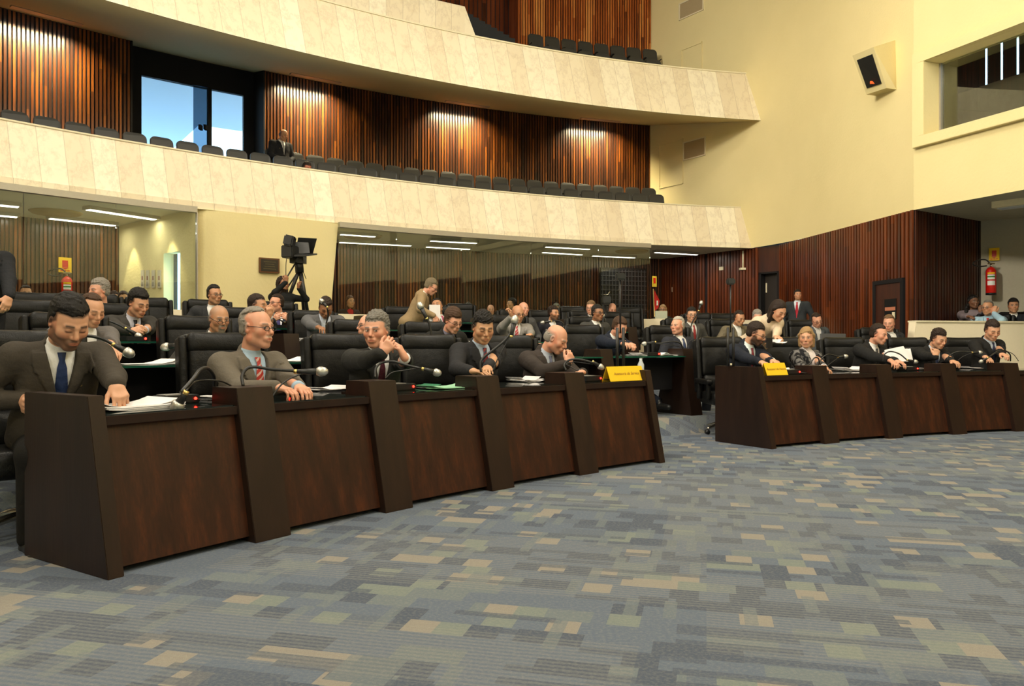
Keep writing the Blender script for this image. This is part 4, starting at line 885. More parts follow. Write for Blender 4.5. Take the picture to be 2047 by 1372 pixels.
for (px, py, w_, d_, n, r, lab, mt, cu) in (
    (258, 815, .42, .26, 8, 2, 'bright white open document under the hand of the man with the blue tie', None, .05),
    (650, 779, .30, .21, 5, 8, 'white papers on the black glass top left of the third post', None, .03),
    (893, 775, .40, .22, 4, -4, 'pale green folder spread on the worktop in front of the black haired man', M['green'], .03),
    (838, 773, .24, .18, 3, 12, 'darker green folder beside the pale green one', M['greend'], .02),
    (1052, 762, .26, .18, 6, 10, 'creased white papers between the upright microphone and the fifth post', None, .05),
    (1695, 741, .36, .22, 7, 0, 'thick white papers on the right bench beside the blonde woman', None, .06),
    (1845, 737, .22, .16, 3, 0, 'thin white sheet right of the console on the right bench', None, .02),
    (1945, 736, .34, .16, 4, 5, 'white sheets under the hands of the last man on the right bench', None, .03),
    (418, 793, .10, .09, 3, 20, 'small white note pad beside the first desk post', None, .0)):
    p = atz(px, py, .714); paper_stack(p, w_, d_, n, rzs(p)+R_(r), lab, mt, cu)
for (px, k, dR, w_, lab, mt) in ((270, 1, .3, .55, 'open white papers on the second row glass desk near the man with the blue tie', None), (560, 1, .3, .5, 'white papers on the second row glass desk right of the red striped tie', None), (625, 2, .3, .3, 'white sheet on the third row glass desk left of the bowed man', None),
        (1290, 1, .3, .4, 'white papers under the outstretched hands of the man in the navy suit', None), (1345, 1, .35, .3, 'white sheets in front of the white haired man', None), (935, 2, .2, .4, 'white papers on the glass desk behind the black haired man', None), (610, 3, .2, .3, 'papers on the fourth row glass desk by the man in the white shirt', None)):
    x, y = onR(px, ROWR[k]+dR); p = (x, y, ROWZ[k]+.717); paper_stack(p, w_, .22, 4, rzs(p), lab, mt, .06)
# papers standing fanned behind the right bench
o = empty('fanned_papers', at(1795, 726, 9.35), 0, 'fan of white papers lifted above the right bench by the man in the dark suit', 'papers')
for i, (xa, ya, xb, yb, xc, yc) in enumerate(((1768, 700, 1806, 692, 1822, 722), (1770, 702, 1814, 697, 1824, 723), (1766, 704, 1820, 697, 1825, 720))):
    Dd = 9.35+.02*i; pts = [at(xa, ya, Dd), at(xb, yb, Dd), at(xc, yc, Dd-.05), at(1772, 724, Dd-.05)]; pts = [q-Vector(o.location) for q in pts]; mb = MB(); mb.add(pts+[q+Vector((0, .004, 0)) for q in pts], [(3, 2, 1, 0), (4, 5, 6, 7), (0, 1, 5, 4), (1, 2, 6, 5), (2, 3, 7, 6), (3, 0, 4, 7)]); mb.build('sheet', M['white'], o)
# yellow name cards, folded like a tent
def name_card(px0, px1, pyb, R, text, label):
    a = atz(px0, pyb, .712); b = Vector((*onR(px1, R), .712)); a = Vector((*onR(px0, R), .712)); c = (a+b)/2; L = (b-a).length; rz = math.atan2((b-a).y, (b-a).x); h = .125
    o = empty('name_card', c, rz, label, 'sign')
    for s, nm in ((-1, 'front_leaf'), (1, 'back_leaf')):
        mb = MB(); y0 = s*.05; pts = [(-L/2, y0, 0), (L/2, y0, 0), (L/2+.0, 0, h), (-L/2, 0, h)]; mb.add(pts+[(x, y+.002, z) for x, y, z in pts], [(0, 1, 2, 3), (7, 6, 5, 4), (0, 4, 5, 1), (1, 5, 6, 2), (2, 6, 7, 3), (3, 7, 4, 0)]); mb.build(nm, M['yellow'], o)
    cu = bpy.data.curves.new('txt', 'FONT'); cu.body = text; cu.size = .036; cu.shear = .35; cu.align_x = 'CENTER'; cu.align_y = 'CENTER'; cu.extrude = .0004
    to = bpy.data.objects.new('txt', cu); col.objects.link(to); dg_ = bpy.context.evaluated_depsgraph_get(); me = bpy.data.meshes.new_from_object(to.evaluated_get(dg_)); bpy.data.objects.remove(to)
    me.materials.append(plain('brown_ink', srgb(150, 105, 30), .7)); t_ = bpy.data.objects.new('lettering', me); link(t_, o)
    t_.rotation_euler = (math.atan2(h, .05), 0, 0); t_.location = (0, -.027, h*.5)
    return o
name_card(1212, 1282, 762, 14.18, 'Assessoria de Servico', 'yellow folded name card at the right end of the left bench')
name_card(1526, 1568, 752, 14.16, 'Assessor de Honra', 'yellow folded name card on the left end of the right bench')
# laptop / monitor behind the blonde woman
x, y = onR(1665, ROWR[1]+.35); o = empty('monitor', (x, y, ROWZ[1]+.715), face_rz((x, y))+math.pi, 'dark grey monitor back behind the blonde woman', 'monitor')
MB().box((0, 0, .15), (.42, .04, .27)).build('housing', M['greyb'], o, bevel=.006); MB().box((0, .02, .01), (.18, .14, .02)).build('stand', M['black'], o)
x, y = onR(1285, ROWR[4]+.3)
x, y = onR(1318, 22.75); o = empty('open_laptop', (x, y, 1.57), face_rz((x, y)), 'pale open laptop on the parapet before the blonde woman', 'laptop'); MB().box((0, .0, .01), (.3, .2, .018)).build('keyboard_base', M['cream'], o); MB().box((0, .09, .10), (.3, .012, .18), 0).build('screen', plain('screen_back', srgb(190, 196, 176), .5), o)
p, _n = on_side(1322, 640); 
# water bottle under the glass desk
x, y = onR(1281, ROWR[0]+.64); o = tag(MB().lathe([(.03, 0), (.032, .01), (.032, .12), (.014, .16), (.014, .18)], Matrix.Translation((x, y, .711)), 14).build('water_bottle', plain('clear_plastic', (.55, .6, .62), .15)), 'small clear plastic bottle behind the yellow name card of the left bench', 'bottle')
# ---------------- television camera on its tripod, in front of the pier
Dk = 12.6
o = empty('television_camera', at(592, 640, Dk), 0, 'broadcast camera with prompter screen on a tall black tripod', 'camera'); P0 = Vector(o.location)
def K(px, py, d=0.0): return at(px, py, Dk+d)-P0
zf = floorz(20.2)-P0.z
top = K(600, 535)
for (fx, fy, dx) in ((616, 632, 0), (608, 632, .3), (565, 600, .1)):
    e = K(fx, fy, dx); mb = MB(); mid = top.lerp(e, .5); ext = top+(e-top)*((zf-top.z)/(e.z-top.z)) if e.z > zf else e
    if fx == 565: ext = Vector((top.x-.75, top.y+.25, zf))
    mid = top.lerp(ext, .45); mb.tube([top, mid], .03, 8); mb.tube([mid, ext], .02, 8); mb.build('tripod_leg', M['black'], o)
mb = MB(); mb.tube([K(599, 545), K(597, 520)], .07, 12); mb.box(K(596, 521), (.22, .2, .10)); mb.build('pan_head', M['black'], o, bevel=.0)
mb = MB(); mb.tube([K(592, 524, -.1), K(563, 572, -.3)], .013, 8); mb.tube([K(598, 540, .1), K(566, 588, .1)], .013, 8); mb.build('pan_handle', M['black'], o)
mb = MB(); mb.box(K(588, 506), (.20, .50, .20), 0, Matrix.Rotation(R_(-12), 4, 'Z')); b_ = mb.build('camera_body', M['black'], o, bevel=.015)
mb = MB(); mb.box(K(579, 482, -.2), (.15, .20, .17), 0, Matrix.Rotation(R_(12), 4, 'Y')); mb.build('viewfinder', M['black'], o, bevel=.02)
mb = MB(); mb.hexa([K(588, 513, -.35), K(617, 512, -.35), K(634, 510, .15), K(600, 507, .15), K(588, 510, -.35), K(617, 509, -.35), K(634, 507, .15), K(600, 504, .15)]); mb.build('prompter_tray', M['black'], o)
mb = MB(); q = [K(596, 475, 0), K(633, 477, 0), K(625, 507, .1), K(590, 506, .1)]; mb.add(q+[v+Vector((0, .02, 0)) for v in q], [(3, 2, 1, 0), (4, 5, 6, 7), (0, 1, 5, 4), (1, 2, 6, 5), (2, 3, 7, 6), (3, 0, 4, 7)]); mb.build('prompter_glass', M['black'], o)
mb = MB(); q = [K(590, 484, -.06), K(616, 485, -.06), K(619, 506, -.05), K(588, 508, -.05)]; mb.add(q+[v+Vector((0, .03, 0)) for v in q], [(3, 2, 1, 0), (4, 5, 6, 7), (0, 1, 5, 4), (1, 2, 6, 5), (2, 3, 7, 6), (3, 0, 4, 7)]); mb.build('monitor_back', M['greyb'], o)
mb = MB(); mb.tube(spline([K(577, 500, -.1), K(572, 525, -.1), K(572, 560, -.1), K(574, 585, 0)], 6), .006, 6); mb.tube(spline([K(604, 512), K(604, 535), K(612, 558)], 6), .006, 6); mb.build('cable', M['black'], o)
# small camera on a stand at the far rear
Dk = 15.6; o = empty('video_camera', at(1212, 640, Dk), 0, 'small video camera on a stand in front of the slatted wall and dark grille', 'camera'); P0 = Vector(o.location)
mb = MB(); mb.box(K(1212, 600), (.16, .3, .14)); mb.build('camera_body', M['black'], o, bevel=.015)
mb = MB(); mb.tube([K(1209, 610), Vector((-.02, 0, .68-P0.z))], .045, 8); mb.build('stand', M['black'], o)
mb = MB(); mb.tube([K(1207, 590), K(1216, 589), K(1219, 583)], .012, 6); mb.build('light_arm', M['steel'], o)
# ================================================================ PEOPLE: smooth implicit surfaces, meshed by surface nets
class SDF:
    def __init__(s, lo, hi, h):
        s.h = h; s.lo = np.array(lo, float); n = np.ceil((np.array(hi)-s.lo)/h).astype(int)+1
        s.n = n; s.V = np.full(tuple(n), 9.0, np.float32); s.ax = [s.lo[i]+h*np.arange(n[i]) for i in range(3)]
    def _w(s, lo, hi):
        a = np.clip(np.floor((np.array(lo)-s.lo)/s.h).astype(int), 0, s.n); b = np.clip(np.ceil((np.array(hi)-s.lo)/s.h).astype(int)+1, 0, s.n)
        if np.any(b <= a): return None
        sl = tuple(slice(a[i], b[i]) for i in range(3))
        return sl, s.ax[0][a[0]:b[0], None, None].astype(np.float32), s.ax[1][None, a[1]:b[1], None].astype(np.float32), s.ax[2][None, None, a[2]:b[2]].astype(np.float32)
    def _c(s, sl, d, k, op):
        v = s.V[sl]
        if op == 'u':
            if k > 0:
                hh = np.maximum(k-np.abs(v-d), 0)/k; s.V[sl] = np.minimum(v, d)-hh*hh*k*.25
            else: s.V[sl] = np.minimum(v, d)
        elif op == 's':
            d = -d
            if k > 0:
                hh = np.maximum(k-np.abs(v-d), 0)/k; s.V[sl] = np.maximum(v, d)+hh*hh*k*.25
            else: s.V[sl] = np.maximum(v, d)
    def cone(s, a, b, ra, rb, k=.02, op='u', sq=None):
        a = np.array(a, float); b = np.array(b, float); m = max(ra, rb)+k+.03
        w_ = s._w(np.minimum(a, b)-m, np.maximum(a, b)+m)
        if w_ is None: return
        sl, X, Y, Z = w_; d = b-a; L2 = float(d @ d)+1e-12
        t = np.clip(((X-a[0])*d[0]+(Y-a[1])*d[1]+(Z-a[2])*d[2])/L2, 0, 1)
        D = np.sqrt((X-a[0]-t*d[0])**2+(Y-a[1]-t*d[1])**2+(Z-a[2]-t*d[2])**2)-(ra+(rb-ra)*t); s._c(sl, D, k, op)
    def ell(s, c, r, M3=None, k=.02, op='u'):
        c = np.array(c, float); r = np.array(r, float); m = float(r.max())+k+.03
        w_ = s._w(c-m, c+m)
        if w_ is None: return
        sl, X, Y, Z = w_; x, y, z = X-c[0], Y-c[1], Z-c[2]
        if M3 is not None:
            A_ = np.array(M3); x, y, z = (A_[0, 0]*x+A_[1, 0]*y+A_[2, 0]*z, A_[0, 1]*x+A_[1, 1]*y+A_[2, 1]*z, A_[0, 2]*x+A_[1, 2]*y+A_[2, 2]*z)
        q = np.sqrt((x/r[0])**2+(y/r[1])**2+(z/r[2])**2); g = np.sqrt((x/r[0]**2)**2+(y/r[1]**2)**2+(z/r[2]**2)**2)+1e-9
        s._c(sl, (q*(q-1)/g).astype(np.float32), k, op)
    def fn(s, lo, hi, f, k=0, op='s'):
        w_ = s._w(lo, hi)
        if w_ is None: return
        sl, X, Y, Z = w_; X, Y, Z = np.broadcast_arrays(X, Y, Z); s._c(sl, f(X, Y, Z).astype(np.float32), k, op)
    def mesh(s):
        V = s.V; S = V < 0; nx, ny, nz = V.shape
        c = [S[i:nx-1+i, j:ny-1+j, k:nz-1+k] for i in (0, 1) for j in (0, 1) for k in (0, 1)]
        al = c[0] & c[1] & c[2] & c[3] & c[4] & c[5] & c[6] & c[7]; an = c[0] | c[1] | c[2] | c[3] | c[4] | c[5] | c[6] | c[7]
        act = an & ~al; I = np.argwhere(act)
        if len(I) == 0: return np.zeros((0, 3)), np.zeros((0, 4), int)
        co = np.array([(i, j, k) for i in (0, 1) for j in (0, 1) for k in (0, 1)])
        vals = np.stack([V[I[:, 0]+a, I[:, 1]+b, I[:, 2]+d] for a, b, d in co], 1)
        acc = np.zeros((len(I), 3)); cnt = np.zeros(len(I))
        for p in range(8):
            for q in range(p+1, 8):
                if np.abs(co[p]-co[q]).sum() != 1: continue
                va, vb = vals[:, p], vals[:, q]; cr = (va < 0) != (vb < 0); t = np.where(cr, va/(va-vb+1e-12), 0)
                acc += np.where(cr[:, None], co[p]+t[:, None]*(co[q]-co[p]), 0); cnt += cr
        P = (I+acc/cnt[:, None])*s.h+s.lo
        idx = np.full(act.shape, -1, np.int32); idx[tuple(I.T)] = np.arange(len(I)); Fs = []
        for ax in range(3):
            o1, o2 = [(1, 2), (2, 0), (0, 1)][ax]
            sh = [slice(None)]*3; sh2 = [slice(None)]*3; sh[ax] = slice(0, V.shape[ax]-1); sh2[ax] = slice(1, V.shape[ax])
            A_, B_ = S[tuple(sh)], S[tuple(sh2)]; E = np.argwhere(A_ != B_); E = E[(E[:, o1] > 0) & (E[:, o2] > 0) & (E[:, o1] < V.shape[o1]-1) & (E[:, o2] < V.shape[o2]-1)]
            if len(E) == 0: continue
            flip = A_[tuple(E.T)]
            def g(d1, d2):
                Q = E.copy(); Q[:, o1] -= d1; Q[:, o2] -= d2; return idx[tuple(Q.T)]
            q = np.stack([g(1, 1), g(0, 1), g(0, 0), g(1, 0)], 1); q[~flip] = q[~flip][:, ::-1]; Fs.append(q[(q >= 0).all(1)])
        return P, np.concatenate(Fs)
def npmesh(name, P, Q, mats, parent=None, cols=None, mi=None):
    me = bpy.data.meshes.new(name); me.vertices.add(len(P)); me.vertices.foreach_set('co', P.astype(np.float32).ravel())
    me.loops.add(len(Q)*4); me.loops.foreach_set('vertex_index', Q.astype(np.int32).ravel()); me.polygons.add(len(Q))
    me.polygons.foreach_set('loop_start', (np.arange(len(Q))*4).astype(np.int32)); me.polygons.foreach_set('loop_total', np.full(len(Q), 4, np.int32))
    for m in (mats if isinstance(mats, list) else [mats]): me.materials.append(m)
    if mi is not None: me.polygons.foreach_set('material_index', mi.astype(np.int32))
    me.polygons.foreach_set('use_smooth', np.ones(len(Q), bool)); me.update(calc_edges=True)
    if cols is not None:
        ca = me.color_attributes.new('Col', 'FLOAT_COLOR', 'POINT'); ca.data.foreach_set('color', np.concatenate([cols, np.ones((len(cols), 1))], 1).astype(np.float32).ravel())
    return link(bpy.data.objects.new(name, me), parent)
def vcol_mat(name, rough, spec=.5, sss=0.0, bumps=None):
    t = NT(name); a = t.n('VertexColor'); a.layer_name = 'Col'; t.t.links.new(a.outputs[0], t.b.inputs['Base Color'])
    if sss: t.b.inputs['Subsurface Weight'].default_value = sss; t.b.inputs['Subsurface Radius'].default_value = (.012, .004, .002); t.b.inputs['Subsurface Scale'].default_value = 1.0
    if bumps: t.bump(t.noise(t.n('TexCoord').outputs[3], bumps[0], 3, .6), bumps[1], bumps[2])
    return t.set(None, rough, 0, spec)
MSKIN = vcol_mat('skin', .48, .4, 0.06, (180, .08, .002))
def m_cloth(name, rgb, pat=None, rough=.85):
    t = NT(name); oc = t.n('TexCoord').outputs[3]; c0 = tuple(rgb); n1 = t.noise(oc, 420, 2, .7); n2 = t.noise(oc, 14, 4, .55)
    c = t.mix(n1, tuple(x*.80 for x in c0), tuple(min(1, x*1.28) for x in c0))
    if pat == 'floral':
        v = t.noise(oc, 26, 2, .4); c = t.mix(t.ramp(v, [(.44, (0, 0, 0)), (.54, (1, 1, 1))]), c, (.012, .012, .014))
    if pat == 'stripe':
        pass
    t.bump(n2, .38, .03); return t.set(c, rough, 0, .2)
CLO = {}
def cloth(rgb, pat=None, rough=.85):
    k = (tuple(round(x, 3) for x in rgb), pat)
    if k not in CLO: CLO[k] = m_cloth('cloth_%d' % len(CLO), rgb, pat, rough)
    return CLO[k]
def m_tie(rgb, rgb2):
    t = NT('striped_tie'); oc = t.n('TexCoord').outputs[3]; s = t.n('SeparateXYZ'); t.t.links.new(oc, s.inputs[0])
    f = t.math('SINE', t.math('MULTIPLY', t.math('ADD', s.outputs[0], s.outputs[2]), 150)); m = t.math('GREATER_THAN', f, .35)
    return t.set(t.mix(m, tuple(rgb), tuple(rgb2)), .5, 0, .4)
TIES = {}
def tie_mat(a, b=None):
    if (a, b) not in TIES: TIES[(a, b)] = m_tie(a, b) if b else cloth(a, None, .5)
    return TIES[(a, b)]
def m_hair(rgb):
    t = NT('hair'); oc = t.n('TexCoord').outputs[3]; n = t.noise(t.mapping(oc, (160, 160, 30)), 2.0, 3, .6); t.bump(n, .8, .006)
    return t.set(t.mix(n, tuple(x*.4 for x in rgb), tuple(min(1, x*1.4) for x in rgb)), .5, 0, .28)
HAIRS = {}
def hair_mat(rgb):
    if rgb not in HAIRS: HAIRS[rgb] = m_hair(rgb)
    return HAIRS[rgb]
V3 = lambda *a: np.array(a, float)
def rotx(a): c, s_ = math.cos(a), math.sin(a); return np.array([[1, 0, 0], [0, c, -s_], [0, s_, c]])
def roty(a): c, s_ = math.cos(a), math.sin(a); return np.array([[c, 0, s_], [0, 1, 0], [-s_, 0, c]])
def rotz(a): c, s_ = math.cos(a), math.sin(a); return np.array([[c, -s_, 0], [s_, c, 0], [0, 0, 1]])
def unit(v): return v/(np.linalg.norm(v)+1e-9)
def ik(S, W, l1, l2, pole):
    d = W-S; L = np.linalg.norm(d); Lm = (l1+l2)*.995
    if L > Lm: W = S+d/L*Lm; L = Lm; d = W-S
    if L < abs(l1-l2)+.03: L = abs(l1-l2)+.03; W = S+unit(d)*L; d = W-S
    a = (l1*l1-l2*l2+L*L)/(2*L); h = math.sqrt(max(l1*l1-a*a, 0)); u = d/L; p = unit(pole-u*(pole @ u)); return S+u*a+p*h, W
HAND = dict(flat=(8, 14, 10), relax=(22, 32, 22), curl=(40, 55, 35), fist=(78, 95, 60), clasp=(35, 50, 30))
def hand(g, W, d, n, side, pose='relax', sc_=1.0, fat=1.0, k=.004):
    """W wrist, d finger direction, n palm normal (palm faces n); side=+1 right: thumb leaves on the inner side"""
    d = unit(d); n = unit(n-d*(n @ d)); x = np.cross(d, n)*side                # x points to the thumb side
    c1, c2, c3 = [R_(a) for a in HAND[pose if isinstance(pose, str) else 'relax']]
    g.cone(W, W+d*.03*sc_, .026*sc_, .028*sc_, .012)
    for i, (ox, mlen, L, sp) in enumerate(((.031, .086, (.044, .026, .020), .10), (.010, .092, (.049, .030, .021), .02), (-.011, .088, (.045, .028, .021), -.06), (-.030, .079, (.035, .021, .019), -.15))):
        a = W+x*ox*.6*sc_; kn = W+(x*ox+d*mlen)*sc_
        g.cone(a+d*.01*sc_, kn, .0155*sc_*fat, .0125*sc_*fat, .014)
        fd = unit(d+x*sp); ang_ = 0; p = kn; r = (.0102, .0094, .0084, .0072); rr = [q*sc_*fat*(.88 if i == 3 else 1) for q in r]
        for j, (l, c) in enumerate(zip(L, (c1, c2, c3))):
            ang_ += c*(1+.12*i); q = p+(fd*math.cos(ang_)+n*math.sin(ang_))*l*sc_; g.cone(p, q, rr[j], rr[j+1], k); p = q
    t0 = W+(x*.022+d*.022)*sc_; t1 = W+(x*.050+d*.055+n*.016)*sc_; t2 = t1+unit(x*.35+d*.9+n*.35)*.034*sc_; t3 = t2+unit(x*.0+d*.9+n*.45)*.026*sc_
    g.cone(t0, t1, .016*sc_*fat, .0125*sc_*fat, .012); g.cone(t1, t2, .0120*sc_*fat, .0105*sc_*fat, .005); g.cone(t2, t3, .0105*sc_*fat, .0085*sc_*fat, k)
def head_sdf(g, C_, Rh, sc_=1.0, fat=1.0, jaw=1.0):
    T = lambda x, y, z: C_+Rh @ (V3(x, y, z)*sc_)
    e = lambda c, r, k=.02, op='u': g.ell(T(*c), V3(*r)*sc_, Rh, k*sc_, op)
    c = lambda a, b, ra, rb, k=.012, op='u': g.cone(T(*a), T(*b), ra*sc_, rb*sc_, k*sc_, op)
    e((0, -.014, .034), (.077, .098, .086)); e((0, .024, -.022), (.067*fat, .069, .082), .035)
    c((-.050*fat*jaw, .005, -.062), (-.014, .066, -.094), .027*fat, .021, .025); c((.050*fat*jaw, .005, -.062), (.014, .066, -.094), .027*fat, .021, .025)
    c((-.008, .072, -.096), (.008, .072, -.096), .019, .019, .015)
    for s in (-1, 1):
        e((s*.042*fat, .060, -.018), (.025, .026, .026), .02)
        c((s*.014, .089, .026), (s*.044, .076, .027), .009, .009, .014)
        e((s*.031, .100, .008), (.019, .014, .012), .012, 's')
        e((s*.0315, .079, .0085), (.0155, .0135, .0125), .003)
        c((s*.009, .099, -.030), (s*.012, .094, -.028), .009, .009, .006)
        e((s*(.079+.006*(fat-1)), -.006, .000), (.009, .019, .032), .006); e((s*.084, .002, .003), (.006, .009, .016), .004, 's')
    c((0, .090, .020), (0, .113, -.020), .0085, .0125, .010)
    e((0, .088, -.060), (.032, .020, .022), .014)
    c((-.019, .098, -.0535), (.019, .098, -.0535), .0052, .0052, .006); c((-.015, .098, -.0635), (.015, .098, -.0635), .0062, .0062, .006)
    c((-.022, .106, -.0585), (.022, .106, -.0585), .0022, .0022, .002, 's')
def paint(P, C_, Rh, sc_, a, hands):
    q = (P-C_) @ Rh/sc_; x, y, z = q.T; ax = np.abs(x); skin = np.array(a['skin']); col_ = np.tile(skin, (len(P), 1)).astype(float)
    r_ = rng.normal(0, 1, len(P))[:, None]*.012; col_ *= 1+r_
    inh = (np.abs(x) < .11) & (y > -.13) & (y < .14) & (z > -.13) & (z < .14)
    def ap(mask, c, w_): m = np.clip(mask, 0, 1)[:, None]*w_*inh[:, None]; col_[:] = col_*(1-m)+np.array(c)*m
    sm = lambda v, e0, e1: np.clip((v-e0)/(e1-e0), 0, 1)
    el = lambda cx, cy, rx, ry: 1-sm(np.sqrt(((ax-cx)/rx)**2+((z-cy)/ry)**2), .75, 1.15)
    fr = sm(y, .035, .055)
    ap(el(.045, -.022, .024, .022)*fr, skin*np.array([1.05, .72, .66]), .45); ap(np.exp(-((x/.014)**2+((z+.024)/.014)**2))*sm(y, .09, .1), skin*np.array([1.05, .68, .6]), .4)
    ap((ax > .072)*1.0, skin*np.array([1.0, .66, .58]), .5)
    hc = np.array(a['hair']); bc = np.minimum(hc, .25)*.8
    beard = a.get('beard', 0)
    if beard:
        bz = -.045-.9*np.maximum(0, .055-ax)*0; lower = sm(-z, .030, .046)*sm(y, -.02, .005)*(1-el(0, -.0585, .021, .008)) if True else sm(-z, .040+.0, .060)*sm(y, -.012, .01)*(1-el(0, -.056, .020, .010)*1.0)
        if a.get('goatee'): lower = lower*(1-sm(ax, .026, .036))
        side = sm(ax, .052, .062)*sm(-z, -.005, .02)*sm(y, -.005, .01)*(1-sm(y, .04, .055))*(0 if a.get('goatee') else 1)
        must = el(0, -.043, .032, .011)*sm(y, .07, .085)
        ap(np.clip(lower+side+must, 0, 1), a.get('beardcol', bc), beard)
    elif a.get('must'): ap(el(0, -.043, .029, .0085)*sm(y, .08, .09), a.get('mustcol', bc), a['must'])
    if a.get('stubble'): ap(sm(-z, .035, .065)*sm(y, -.01, .02), skin*np.array([.62, .62, .66]), a['stubble'])
    ap(el(0, -.0585, .024, .0085)*sm(y, .088, .094), skin*np.array([.95, .50, .46]) if not a.get('lips') else a['lips'], .7)
    ap((np.exp(-(x/.024)**2*.7)*np.exp(-((z+.0585)/.0022)**2))*sm(y, .088, .094), skin*.25, .75)
    ap(el(.031, .004, .019, .012)*fr, skin*np.array([.72, .58, .52]), .45)                     # lids
    if a.get('eyes', 'open') == 'open':
        ap(el(.0315, .0085, .0135, .0062)*fr, (.62, .58, .52), .9); gx = a.get('gaze', 0.0)*.006
        ap((1-sm(np.sqrt((x-gx-.0315*np.sign(x))**2+(z-.0085)**2), .0045, .0072))*fr, (.02, .012, .008), 1)
        ap(np.exp(-((z-.0155)/.0024)**2)*(1-sm(np.abs(ax-.0315), .013, .018))*fr, (.03, .015, .01), .9)
    else: ap(np.exp(-((z-.0015)/.0036)**2)*(1-sm(np.abs(ax-.0315), .013, .018))*fr, (.03, .015, .01), .9)
    bw = a.get('browcol', np.minimum(hc, .12)*.8)
    ap(np.exp(-((z-.0325+.10*np.maximum(0, ax-.034))/.0058)**2)*(1-sm(np.abs(ax-.031), .016, .022))*fr, bw, .95)
    if a.get('style', 'short') == 'short':
        fl = a.get('front', .064); k0 = a.get('recede', 0.0); fy = -.002+np.clip((z+.01)/.085, 0, 1)*(fl+.014-k0)-np.maximum(0, ax-.022)*.85*np.clip((z-.03)/.03, 0, 1)-np.maximum(0, ax-.035)*.15+np.maximum(0, z-.092)*9*(1 if k0 < .04 else .25)
        ap(sm(fy-y, -.008, .004)*sm(z, -.05, -.03)*(1-sm(y, -.018, -.01)*(1-sm(z, -.02, -.008))), hc, .85)
    if a.get('style') == 'bald': ap(sm(z, -.06, -.04)*(1-sm(z, .035, .065))*(1-sm(y, -.01, .02)), hc, .7)
    if a.get('scalp'): ap(sm(z, .03, .06)*(1-sm(y, .03, .06))+sm(z, .08, .1)*0, hc, a['scalp'])
    return np.clip(col_, 0, 1)
